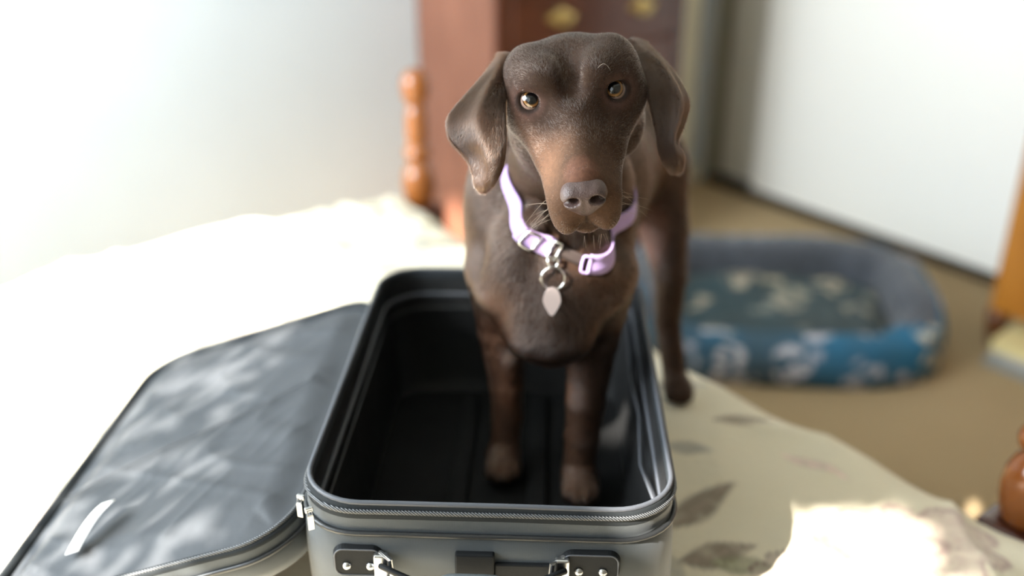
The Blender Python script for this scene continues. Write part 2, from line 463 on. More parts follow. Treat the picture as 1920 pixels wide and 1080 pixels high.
# ================================================================ bed frame with turned posts
m_post = wood('cherry_post', (.28, .078, .012, 1), (.40, .13, .024, 1), .2, .8, (1, 1, .2))
m_postd = wood('cherry_post_shaded', (.07, .018, .010, 1), (.12, .034, .017, 1), .25, .7)  # darker copy of the post wood, shadow on the block put into colour
m_tick = plain('mattress_ticking', (.6, .58, .54, 1), .8, bump=(120, .2, .003))
bed = empty('bed', R(3.1, 1.6, 0), 'double bed with turned cherry-wood posts under the floral duvet', 'bed')
BF = 1.995                      # line of the foot posts (a)
D_FAR, D_NEAR = .83, 2.335
Z0 = .572
prof = [(.0, 0), (.030, 0), (.034, .012), (.039, .035), (.040, .055), (.037, .078), (.030, .094), (.0205, .103), (.019, .107), (.025, .110),
        (.031, .118), (.033, .128), (.030, .138), (.022, .146), (.019, .150), (.0235, .154), (.0255, .160), (.023, .168), (.0250, .174), (.0265, .182), (.0245, .190),
        (.0262, .198), (.0262, .206), (.0242, .214), (.0255, .222), (.0240, .231), (.0185, .238), (.0178, .243), (.024, .248), (.0305, .262), (.033, .280),
        (.0325, .296), (.029, .310), (.021, .320), (.009, .326), (.0, .327)]
for d in (D_FAR, D_NEAR):
    b = bmesh.new(); lathe(b, prof, 36, ROOM_M @ Matrix.Translation((BF, d, Z0)))
    po = bm_obj('turned_post', b, m_post, bed, smooth=True)
    b = bmesh.new(); box(b, (BF-.047, d-.047, .12), (BF+.047, d+.047, Z0), .012, 3)
    lathe(b, [(.02, .0), (.026, .02), (.037, .07), (.034, .10), (.040, .121)], 24, Matrix.Translation((BF, d, 0)))
    bm_obj('post_block', b, m_postd, po, M=ROOM_M)
b = bmesh.new(); box(b, (BF-.02, D_FAR+.047, .20), (BF+.02, D_NEAR-.047, .50), .01); bm_obj('foot_rail', b, m_post, bed, M=ROOM_M)
for d in (D_FAR, D_NEAR):
    b = bmesh.new(); box(b, (BF+.047, d-.014, .22), (4.08, d+.014, .36), .006); bm_obj('side_rail', b, m_post, bed, M=ROOM_M)
b = bmesh.new(); box(b, (4.07, D_FAR-.04, .1), (4.11, D_NEAR+.04, 1.05), .012); bm_obj('headboard', b, m_post, bed, M=ROOM_M)
for d in (D_FAR, D_NEAR):
    b = bmesh.new(); box(b, (4.06, d-.04, .0), (4.12, d+.04, .6), .01); bm_obj('leg', b, m_postd, bed, M=ROOM_M)
b = bmesh.new(); box(b, (BF+.11, D_FAR+.02, .30), (4.06, D_NEAR-.02, .585), .05, 4); bm_obj('mattress', b, m_tick, bed, M=ROOM_M, smooth=True)
# ================================================================ duvet: a draped sheet with folds and a printed floral pattern
DUV_Z = .615
RAD = .075
na, nd = 430, 400
a_in, a_end = BF+.145, 4.05         # where the top starts to turn down at the foot
d_lo, d_hi = D_FAR+.045, D_NEAR+.035
S = np.linspace(-.50, a_end-a_in, na)          # arc length: negative goes over the foot edge
Tt = np.linspace(d_lo-.42, d_hi+.42, nd)
def turn(x):
    """overhang arc length x>0 -> outward offset, drop"""
    x = np.maximum(x, 0); q = RAD*math.pi/2
    ph = np.minimum(x/RAD, math.pi/2)
    return RAD*np.sin(ph), RAD*(1-np.cos(ph))+np.maximum(x-q, 0)
SS, TT = np.meshgrid(S, Tt, indexing='ij')
oa, dropa = turn(-SS)
o1, drop1 = turn(d_lo-TT); o2, drop2 = turn(TT-d_hi)
Aa = a_in+np.maximum(SS, 0)-oa
Dd = np.clip(TT, d_lo, d_hi)-o1+o2
drop = np.sqrt(dropa**2+(drop1+drop2)**2)
drop = np.minimum(drop, .50)
# outline of the foot edge bows a little
Aa = Aa + .035*np.sin(np.clip((TT-d_lo)/(d_hi-d_lo), 0, 1)*math.pi*1.0)*np.exp(-np.maximum(SS, 0)*3) - .02
U, V = SS, TT-d_lo
h = .012*vnoise(U*2.6, V*2.6, 1)+.008*vnoise(U*6+.6*V, V*5, 2)
# long ridged folds in several directions
def folds(ang, freq, amp, seed, warp=.5, p=2.2):
    c, s = math.cos(ang), math.sin(ang)
    x = U*c+V*s; y = -U*s+V*c
    n = vnoise(x*freq*.28+7, (y+warp*.2*vnoise(x*3, y*3, seed+5))*freq, seed)
    return amp*(1-np.abs(n))**p
h += folds(.5, 7, .016, 11)+folds(1.9, 8, .012, 12)+folds(-.6, 10, .010, 13, 1.0, 3)
wd = lambda wx, wy: ((wx-CORNER.x)*-BX.x+(wy-CORNER.y)*-BX.y, (wx-CORNER.x)*WX.x+(wy-CORNER.y)*WX.y)
def near_pt(wx, wy, r):
    a, d = wd(wx, wy)
    return np.exp(-((Aa-a)**2+(Dd-d)**2)/r**2)
# bunched folds to the right of the case's front corner
g = near_pt(.27, .86, .20)
h += g*(.030*(1-np.abs(vnoise((U*.5+V*.9)*9, (U*.9-V*.5)*3.0, 31)))**2.5+.012*vnoise(U*14, V*14, 32))
g = near_pt(-.7, 1.75, .45)
h += g*.016*vnoise(U*4.2, V*6.5, 33)
# flattened and pressed down under the suitcase, its lid and the hind feet
top = drop < .02
flat = np.clip(near_pt(-.03, 1.06, .33)*1.9, 0, 1)
h = h*(1-flat)+flat*.004
flat2 = np.clip(near_pt(-.40, 1.06, .27)*1.8, 0, 1); h = h*(1-.85*flat2)
flat3 = np.clip(near_pt(.25, 1.31, .10)*1.6, 0, 1); h = h*(1-flat3)+flat3*.008
h = np.minimum(h, .05)
zz = DUV_Z+h*np.exp(-drop*3)-drop
# hanging part: soft vertical folds
hang = smoothstep(.05, .3, dropa)
Aa = Aa - hang*(.018*np.sin(V*17+2*np.sin(V*5))+.01)
hang2 = smoothstep(.05, .3, drop2)
Dd = Dd + hang2*.02*np.sin(U*15)
zz = np.maximum(zz, .07)
PW = np.stack([CORNER.x-BX.x*Aa+WX.x*Dd, CORNER.y-BX.y*Aa+WX.y*Dd, zz], -1)
me = grid_mesh(PW)
# printed pattern: leaves and line-drawn flowers in world position on the cloth
def cloth_xy(wx, wy):
    a, d = wd(wx, wy); return a-a_in, d-d_lo
base = np.array([.82, .735, .56]); C = np.ones((na, nd, 3))*base
C *= (1+.03*vnoise(U*3, V*3, 41))[..., None]
def stamp(mask, col):
    global C
    C = C*(1-mask[..., None])+np.array(col)*mask[..., None]
def leaf(u, v, ang, L, W, col, op=.8, vein=True):
    c, s = math.cos(ang), math.sin(ang)
    x = ((U-u)*c+(V-v)*s)/L; y = (-(U-u)*s+(V-v)*c)
    y = y-.12*W*np.sin(x*3)
    half = W*np.clip(1-np.abs(x)**1.7, 0, 1)*(1-.35*x)*(np.abs(x) < 1)
    m = smoothstep(half+.004, half-.004, np.abs(y))*(np.abs(x) < 1)
    tex = .55+.45*np.clip(1.1+.9*vnoise(U*60+17*u, V*60, 51), 0, 1)
    m = m*op*tex
    stamp(np.clip(m, 0, 1), col)
    if vein:
        vm = smoothstep(.0035, .001, np.abs(y))*(np.abs(x) < .97)*.7
        rb = smoothstep(.12, .03, np.abs(((x*6+np.abs(y)*40) % 1)-.5))*(np.abs(y) < half)*.35*(np.abs(x) < 1)
        stamp(np.clip(vm+rb, 0, 1), tuple(min(1, k*1.9) for k in col))
def flower(u, v, rad, col, line, rot=0, op=.55, petals=6):
    x, y = U-u, V-v
    r = np.sqrt(x*x+y*y)/rad; th = np.arctan2(y, x)+rot
    edge = .70+.30*np.abs(np.cos(th*petals/2))**.7
    m = smoothstep(edge+.04, edge-.04, r)
    tex = .5+.5*np.abs(np.sin(th*petals*3.5+r*4+3*vnoise(U*25, V*25, 61)))
    stamp(np.clip(m*op*tex, 0, 1), col)
    ln = smoothstep(.07, .02, np.abs(r-edge))+smoothstep(.09, .02, np.abs(np.sin(th*petals/2)))*(r < edge)*(r > .2)*.7+smoothstep(.08, .02, np.abs(r-.2))
    stamp(np.clip(ln*.75, 0, 1), line)
BR, GR, MV, PK, OL = (.20, .155, .12), (.27, .26, .23), (.30, .20, .21), (.55, .38, .34), (.26, .25, .16)
def at(wx, wy, f, *a, **k):
    u, v = cloth_xy(wx, wy); f(u, v, *a, **k)
dirang = lambda dx, dy: math.atan2(dx*WX.x+dy*WX.y, -(dx*BX.x+dy*BX.y))
LEAVES = [((.345, 1.235), (1, .05), .052, .012, BR, .7), ((.410, 1.12), (.5, -.5), .05, .012, PK, .5), ((.245, 1.16), (1, -.3), .035, .016, GR, .7),
          ((.235, 1.03), (.75, .6), .075, .022, BR, .85), ((.255, 1.33), (1, .1), .06, .016, GR, .55)]
for (x, y), dv, L, W, c, op in LEAVES: at(x, y, leaf, dirang(*dv), L, W, c, op)
at(.405, .955, flower, .055, PK, (.20, .13, .11), .4, .35)
at(.37, .935, leaf, dirang(.35, .9), .06, .026, BR, .75)
at(.50, .955, flower, .085, PK, (.42, .27, .25), 1.2, .6, petals=8)
at(.235, .93, leaf, dirang(1, .2), .05, .024, BR, .85); at(.26, .905, leaf, dirang(1, -.4), .04, .018, OL, .8)
at(.30, .88, flower, .04, MV, (.2, .13, .12), .1, .4)
rg = np.random.default_rng(5)
for q in range(150):
    u, v = rg.uniform(.0, a_end-a_in), rg.uniform(-.35, 1.95)
    wxy = R(a_in+u, d_lo+v)
    if wxy.x > .16 and .80 < wxy.y < 1.35: continue
    kind = rg.random(); ang = rg.uniform(0, 6.28)
    if kind < .62: leaf(u, v, ang, rg.uniform(.035, .075), rg.uniform(.010, .022), [BR, GR, MV, OL][rg.integers(4)], rg.uniform(.45, .8))
    elif kind < .85: leaf(u, v, ang, rg.uniform(.03, .05), rg.uniform(.008, .014), PK, .5, False)
    else: flower(u, v, rg.uniform(.04, .065), PK, (.42, .3, .27), ang, .4)
set_color(me, 'print', C.reshape(-1, 3))
t = NT('duvet_cotton')
at_ = t.node('ShaderNodeVertexColor', layer_name='print'); t.link(at_.outputs['Color'], t.b.inputs['Base Color'])
v = t.coord(); t.setb(Roughness=.85); t.b.inputs['Sheen Weight'].default_value = .15
t.b.inputs['Specular IOR Level'].default_value = .2
t.bump(t.noise(v, 55, 4, .6), .35, .006)
duvet = link_mesh('duvet', me, t.m)
setp(duvet, 'rumpled cream floral duvet spread over the bed', 'duvet')
DUV_A, DUV_D, DUV_H = Aa, Dd, zz
def duvet_z(wx, wy):
    a, d = wd(wx, wy)
    q = (Aa-a)**2+(Dd-d)**2; k = np.argmin(q); return float(zz.ravel()[k])
# ================================================================ open suitcase
t = NT('suitcase_canvas'); v = t.coord()
w1 = t.node('ShaderNodeTexWave', bands_direction='X'); t.link(v, w1.inputs['Vector']); w1.inputs['Scale'].default_value = 320
w2 = t.node('ShaderNodeTexWave', bands_direction='Z'); t.link(v, w2.inputs['Vector']); w2.inputs['Scale'].default_value = 320
f = t.noise(v, 9, 4)
t.link(t.ramp(f, [(.3, (.036, .043, .047, 1)), (.7, (.056, .065, .070, 1))]), t.b.inputs['Base Color'])
t.setb(Roughness=.62); t.b.inputs['Sheen Weight'].default_value = .25; t.b.inputs['Sheen Roughness'].default_value = .5
t.bump(t.mix(.5, w1.outputs['Color'], w2.outputs['Color']), .25, .001); m_canvas = t.m
m_lining = plain('satin_lining_shaded', (.0125, .0125, .0125, 1), .42, bump=(14, .35, .012), var=.15, nscale=10)  # same fabric as the lid lining, darkened for the shade inside
m_floorl = plain('matte_lining_shaded', (.0085, .0085, .0085, 1), .8, spec=.12, bump=(14, .35, .012), var=.15, nscale=10)  # darker, duller lining standing for the deep shade on the case floor
m_lidlin = plain('lid_satin_lining_lit', (.052, .055, .060, 1), .6, spec=.35, bump=(70, .15, .003), var=.05, nscale=5)  # lighter copy of the lining, standing for the light on the lid
m_pip = plain('black_piping', (.020, .021, .022, 1), .35)
m_zip = plain('zipper_tape', (.020, .023, .025, 1), .8, spec=.2)
t = NT('zipper_coil'); v = t.coord(); w1 = t.node('ShaderNodeTexWave', bands_direction='DIAGONAL'); t.link(v, w1.inputs['Vector']); w1.inputs['Scale'].default_value = 190
t.link(t.ramp(w1.outputs['Fac'], [(.3, (.02, .021, .022, 1)), (.7, (.14, .145, .15, 1))]), t.b.inputs['Base Color']); t.setb(Roughness=.35); t.bump(w1.outputs['Fac'], .6, .001); m_coil = t.m
m_edge = plain('satin_binding', (.075, .08, .092, 1), .5)
m_chrome = plain('nickel', (.55, .55, .55, 1), .3, 1.0)
m_leather = plain('black_leatherette', (.010, .011, .012, 1), .6, spec=.15, bump=(500, .2, .001))
m_grip = plain('grey_grip', (.10, .115, .12, 1), .5, bump=(300, .2, .001))
m_tag = plain('white_label', (.85, .85, .83, 1), .7)
SW, SL, SH, SR = .368, .550, .207, .060
case = empty('suitcase', (-.014, 1.032, .622), 'open charcoal canvas suitcase on the duvet with the dog standing in it', 'suitcase', rz=math.radians(-2.2))
def rrect(w, l, r, n=10, m=14):
    """rounded rectangle loop, counter-clockwise, evenly subdivided"""
    pts = []
    hw, hl = w/2, l/2
    for cx, cy, a0 in ((hw-r, hl-r, 0), (-hw+r, hl-r, 90), (-hw+r, -hl+r, 180), (hw-r, -hl+r, 270)):
        for k in range(n+1):
            a = math.radians(a0+90*k/n); pts.append((cx+r*math.cos(a), cy+r*math.sin(a)))
    out = []
    for i, p in enumerate(pts):
        q = pts[(i+1) % len(pts)]; out.append(p)
        L = math.hypot(q[0]-p[0], q[1]-p[1])
        if L > .06:
            for k in range(1, m): out.append((p[0]+(q[0]-p[0])*k/m, p[1]+(q[1]-p[1])*k/m))
    return out
def loft(spec, bow=0.0, cap0=True, cap1=False, jitter=0):
    """spec: list of (inset, z, radius)"""
    loops = []
    for ins, z, r in spec:
        lp = rrect(SW-2*ins, SL-2*ins, max(r, .012))
        arr = np.array([(x, y, z) for x, y in lp])
        if bow: arr[:, :2] *= 1+bow*math.sin(math.pi*min(1, max(0, z/SH)))
        if jitter:
            arr[:, 0] += jitter*vnoise(arr[:, 1]*9+z*8, arr[:, 2]*20, 3); arr[:, 1] += jitter*vnoise(arr[:, 0]*9, arr[:, 2]*20, 4)
            arr[:, 2] += jitter*.7*vnoise(arr[:, 0]*7, arr[:, 1]*7, 5)
        loops.append(arr)
    P = np.stack(loops); nv = P.shape[1]
    V = P.reshape(-1, 3).tolist(); F = []
    for i in range(len(spec)-1):
        for j in range(nv): F.append((i*nv+j, i*nv+(j+1) % nv, (i+1)*nv+(j+1) % nv, (i+1)*nv+j))
    if cap0: F.append(tuple(range(nv))[::-1])
    if cap1: F.append(tuple(range((len(spec)-1)*nv, len(spec)*nv)))
    return mesh_from(V, F), P
me, _ = loft([(.014, .0, .05), (.004, .006, .055), (0, .02, SR), (-.003, .08, SR), (-.003, .13, SR), (-.001, .172, SR), (.0015, .176, SR), (.0005, .180, SR), (.0005, .192, SR)], jitter=.002)
link_mesh('shell', me, m_canvas, case, world=False)
def ring(name, ins, z, r, mat, flat=1.0, parent=None, rad=SR):
    b = bmesh.new(); tube(b, [(x, y, z+.0015*vnoise(np.float64(x*9), np.float64(y*9), 5)) for x, y in rrect(SW-2*ins, SL-2*ins, rad)], r, 8, closed=True, flat=flat)
    return bm_obj(name, b, mat, parent or case, world=False, smooth=True)
ring('piping', -.001, .176, .0028, m_pip)
me, _ = loft([(.0005, .191, SR), (.0, .197, SR), (.001, .2065, SR), (.0045, .209, SR-.004), (.0075, .2055, SR-.007), (.008, .195, SR-.008)], cap0=False, jitter=.0015)
link_mesh('zipper_tape', me, m_zip, case, world=False)
ring('zipper_coil', .0005, .2005, .0024, m_coil)
ring('rim_binding', .004, .2085, .0026, m_edge)
me, _ = loft([(.008, .200, SR-.006), (.010, .17, SR-.006), (.013, .10, .05), (.016, .035, .045), (.022, .016, .042)], cap0=False, jitter=.003)
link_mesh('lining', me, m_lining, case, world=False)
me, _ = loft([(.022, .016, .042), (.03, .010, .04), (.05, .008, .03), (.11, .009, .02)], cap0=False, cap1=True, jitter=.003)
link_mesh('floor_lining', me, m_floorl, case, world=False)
ring('lining_seam', .0105, .172, .0026, m_edge)
ring('lining_seam', .0125, .150, .002, m_pip)
for x in (-.055, .045):       # trolley tubes under the floor lining
    b = bmesh.new(); box(b, (x-.013, -SL/2+.03, .006), (x+.013, SL/2-.03, .019), .006, 3); bm_obj('trolley_channel', b, m_floorl, case, world=False, smooth=True)
# elastic straps hanging along the right inside wall
b = bmesh.new(); tube(b, [(SW/2-.016, -.20, .165), (SW/2-.022, -.12, .150), (SW/2-.017, -.03, .158), (SW/2-.02, .08, .150), (SW/2-.016, .20, .163)], .005, 8, flat=.35); bm_obj('elastic_strap', b, m_edge, case, world=False, smooth=True)

# --- the handle on the front end
FY = -SL/2-.003
HZ = .146
def rr_plate(b, cx, cz, w, hgt, y0, y1, r=.012, n=6):
    pts = []
    for sx, sz, a0 in ((1, 1, 0), (-1, 1, 90), (-1, -1, 180), (1, -1, 270)):
        for k in range(n+1):
            a = math.radians(a0+90*k/n); pts.append((cx+sx*(w/2-r)+r*math.cos(a), cz+sz*(hgt/2-r)+r*math.sin(a)))
    lo = [b.verts.new((x, y0, z)) for x, z in pts]; hi = [b.verts.new((cx+(x-cx)*.95, y1, cz+(z-cz)*.93)) for x, z in pts]
    b.faces.new(hi); b.faces.new(lo[::-1])
    for k in range(len(pts)): b.faces.new((lo[k], lo[(k+1) % len(pts)], hi[(k+1) % len(pts)], hi[k]))
hd = empty('handle', (0, 0, 0), None, None); hd.parent = case; del_keys = [k for k in ('label', 'category') if k in hd]
for k in del_keys: del hd[k]
for sx, cx, w in ((-1, -.124, .050), (1, .100, .058)):
    b = bmesh.new(); rr_plate(b, cx, HZ, w, .036, FY+.002, FY-.004); bm_obj('leather_patch', b, m_leather, hd, world=False)
    b = bmesh.new(); lp = []
    for q, cz_, a0 in ((1, 1, 0), (-1, 1, 90), (-1, -1, 180), (1, -1, 270)):
        for k in range(6):
            a = math.radians(a0+90*k/5); lp.append((cx+q*(w/2-.011)+.0085*math.cos(a), FY-.004, HZ+cz_*(.018-.011)+.0085*math.sin(a)))
    tube(b, lp, .0009, 5, closed=True); bm_obj('stitching', b, m_edge, hd, world=False, smooth=True)
    for rx in (-.011, .012):
        b = bmesh.new(); lathe(b, [(.0, .0035), (.003, .003), (.0042, .0012), (.0047, 0)], 14, Matrix.Translation((cx+rx, FY-.004, HZ-.004)) @ Matrix.Rotation(math.pi/2, 4, 'X'))
        bm_obj('rivet', b, m_chrome, hd, world=False, smooth=True)
    bx = cx-sx*(w/2-.002)
    b = bmesh.new()
    tube(b, [(bx, FY-.004, HZ+.013), (bx-sx*.010, FY-.012, HZ+.011), (bx-sx*.012, FY-.014, HZ-.012), (bx, FY-.006, HZ-.014)], .0026, 10, closed=True)
    box(b, (bx-.007, FY-.010, HZ-.014), (bx+.007, FY-.002, HZ+.013), .002)
    bm_obj('metal_bracket', b, m_chrome, hd, world=False, smooth=False)
pts = []
for k in range(15):
    s = k/14; x = -.100+s*.176
    pts.append((x, FY-.013-.024*math.sin(math.pi*s), HZ+.004-.009*math.sin(math.pi*s)))
b = bmesh.new(); tube(b, pts, .0085, 10, flat=.35); bm_obj('handle_strap', b, m_leather, hd, world=False, smooth=True)
b = bmesh.new(); tube(b, pts[4:11], [.008, .0155, .0175, .018, .0175, .0155, .008], 16); bm_obj('grip', b, m_grip, hd, world=False, smooth=True)
b = bmesh.new(); box(b, (-.030, FY-.006, .090), (.008, FY+.002, .160), .002); bm_obj('webbing_tab', b, m_leather, case, world=False)
b = bmesh.new(); box(b, (.008, FY-.004, .112), (.072, FY+.002, .148), .002); bm_obj('webbing_tab', b, m_leather, case, world=False)
for (x, y, z, an) in ((-SW/2+.012, -SL/2+.010, .196, .5), (-SW/2+.002, -SL/2+.028, .197, -.3)):
    b = bmesh.new(); Mz = Matrix.Translation((x, y, z)) @ Matrix.Rotation(an, 4, 'Z') @ Matrix.Scale(.7, 4)
    box(b, (-.006, -.006, -.004), (.006, -.0005, .004), .0015)
    tube(b, [(-.003, -.006, .0), (-.003, -.009, -.006), (.003, -.009, -.006), (.003, -.006, 0)], .0011, 6, closed=True)
    box(b, (-.0045, -.0102, -.030), (.0045, -.0085, -.006), .0008)
    bm_obj('zipper_pull', b, m_chrome, case, M=Mz, world=False)

# --- the lid, folded open to the left and resting on the duvet
LID_A = math.radians(19.0)
LIDM = Matrix.Translation((-SW/2-.004, 0, .166)) @ Matrix.Rotation(-LID_A, 4, 'Y')
lid = empty('lid', (0, 0, 0), None, None)
lid.parent = case
lid.matrix_local = LIDM
LW, LL, LT = .372, .545, .048
def lloft(spec, cap0=False, cap1=False):
    loops = []
    for ins, z, r in spec:
        lp = rrect(LW-2*ins, LL-2*ins, r); arr = np.array([(x-LW/2, y, z) for x, y in lp])
        arr[:, 2] += .0025*vnoise(arr[:, 0]*8, arr[:, 1]*8, 8)
        loops.append(arr)
    P = np.stack(loops); nv = P.shape[1]; V = P.reshape(-1, 3).tolist(); F = []
    for i in range(len(spec)-1):
        for j in range(nv): F.append((i*nv+j, i*nv+(j+1) % nv, (i+1)*nv+(j+1) % nv, (i+1)*nv+j))
    if cap0: F.append(tuple(range(nv))[::-1])
    if cap1: F.append(tuple(range((len(spec)-1)*nv, len(spec)*nv)))
    return mesh_from(V, F)
link_mesh('lid_shell', lloft([(.02, -LT, .05), (.006, -LT+.004, .06), (.0, -LT+.016, .065), (0, -.018, .065), (.001, -.016, .065), (0, -.014, .065), (.001, -.003, .064)], cap0=True), m_canvas, lid, world=False)
link_mesh('lid_zipper_tape', lloft([(.001, -.004, .064), (.0, .0, .064), (.003, .003, .062), (.008, .003, .058), (.011, -.002, .056), (.012, -.006, .055)]), m_zip, lid, world=False)
b = bmesh.new(); tube(b, [(x-LW/2, y, .0028) for x, y in rrect(LW-.008, LL-.008, .062)], .0022, 8, closed=True); bm_obj('lid_zipper_coil', b, m_coil, lid, world=False, smooth=True)
b = bmesh.new(); tube(b, [(x-LW/2, y, -.016) for x, y in rrect(LW+.002, LL+.002, .066)], .0026, 8, closed=True); bm_obj('lid_piping', b, m_pip, lid, world=False, smooth=True)
n = 110; U = np.linspace(-1, 1, n); X, Y = np.meshgrid(U, U, indexing='ij')
hx, hy, rc = LW/2-.011, LL/2-.011, .056
# square -> rounded rectangle: pull corners in
PX, PY = X*hx, Y*hy
cx_, cy_ = np.maximum(np.abs(PX)-(hx-rc), 0), np.maximum(np.abs(PY)-(hy-rc), 0)
q = np.hypot(cx_, cy_); mx = np.maximum(cx_, cy_); k = np.where(q > 1e-9, mx/np.maximum(q, 1e-9), 1)
PX = np.sign(PX)*(np.minimum(np.abs(PX), hx-rc)+cx_*k); PY = np.sign(PY)*(np.minimum(np.abs(PY), hy-rc)+cy_*k)
edge = 1-np.maximum(np.abs(X), np.abs(Y))
puff = smoothstep(0, .25, edge)
ca, sa = math.cos(1.05), math.sin(1.05)
wx_, wy_ = PX*ca+PY*sa, -PX*sa+PY*ca
wr = .0016*(1-np.abs(vnoise(wx_*8, wy_*34, 21)))**3+.0016*vnoise(PX*18, PY*18, 22)+.0024*(1-np.abs(vnoise(wy_*7+3, wx_*26, 23)))**4
PZ = -.004+puff*(.010+wr*1.2)
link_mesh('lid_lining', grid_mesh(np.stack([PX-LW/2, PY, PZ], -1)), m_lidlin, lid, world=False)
b = bmesh.new(); pz = [( -LW+.035+s*(LW-.075), -.10+.14*s+.008*math.sin(6*s), .013) for s in np.linspace(0, 1, 20)]
tube(b, pz, .0012, 6, flat=.6); bm_obj('pocket_zipper', b, m_coil, lid, world=False, smooth=True)
# small white care label sticking up from the lining
P = np.zeros((8, 3, 3))
for i in range(8):
    s = i/7
    for j in range(3): P[i, j] = ((j-1)*.011+.012*s, .062*s, .004+.016*math.sin(s*1.7)+.002*(j-1))
lt = link_mesh('care_label', grid_mesh(P), m_tag, lid, world=False)
lt.location = (-.268, -.215, .008); lt.rotation_euler = (0, 0, -.25)
sm = lt.modifiers.new('t', 'SOLIDIFY'); sm.thickness = .0008
# fabric hinge between shell and lid
P = np.zeros((7, 24, 3))
for i in range(7):
    s = i/6
    for j in range(24): P[i, j] = (-SW/2-.001-.010*s, -SL/2+.075+(SL-.15)*j/23, .172-.012*math.sin(math.pi*s)-.010*s)
hg = link_mesh('hinge_fabric', grid_mesh(P), m_canvas, case, world=False); sm = hg.modifiers.new('t', 'SOLIDIFY'); sm.thickness = .003
# ================================================================ the dog: one continuous skin grown from a signed distance field
dog = empty('dog', (.06, 1.12, .63), 'chocolate brown short-haired dog with floppy ears standing in the open suitcase', 'dog')
HE = np.array([.0585, .945, 1.1765])
hp, hyw, hroll = math.radians(14.5), math.radians(0.5), math.radians(-8.0)
HF = np.array([math.sin(hyw), -math.cos(hyw)*math.cos(hp), -math.sin(hp)]); HF /= np.linalg.norm(HF)
HX_ = np.array([math.cos(hyw), math.sin(hyw), 0.0])
HU = np.cross(HF, HX_); HU /= np.linalg.norm(HU)
c_, s_ = math.cos(hroll), math.sin(hroll)
HX_, HU = HX_*c_-HU*s_, HX_*s_+HU*c_
HX_ /= np.linalg.norm(HX_)
HB = np.stack([HX_, HF, HU])            # rows: local axes in world
def hl(x, f, u): return HE+np.array([x, f, u])@HB

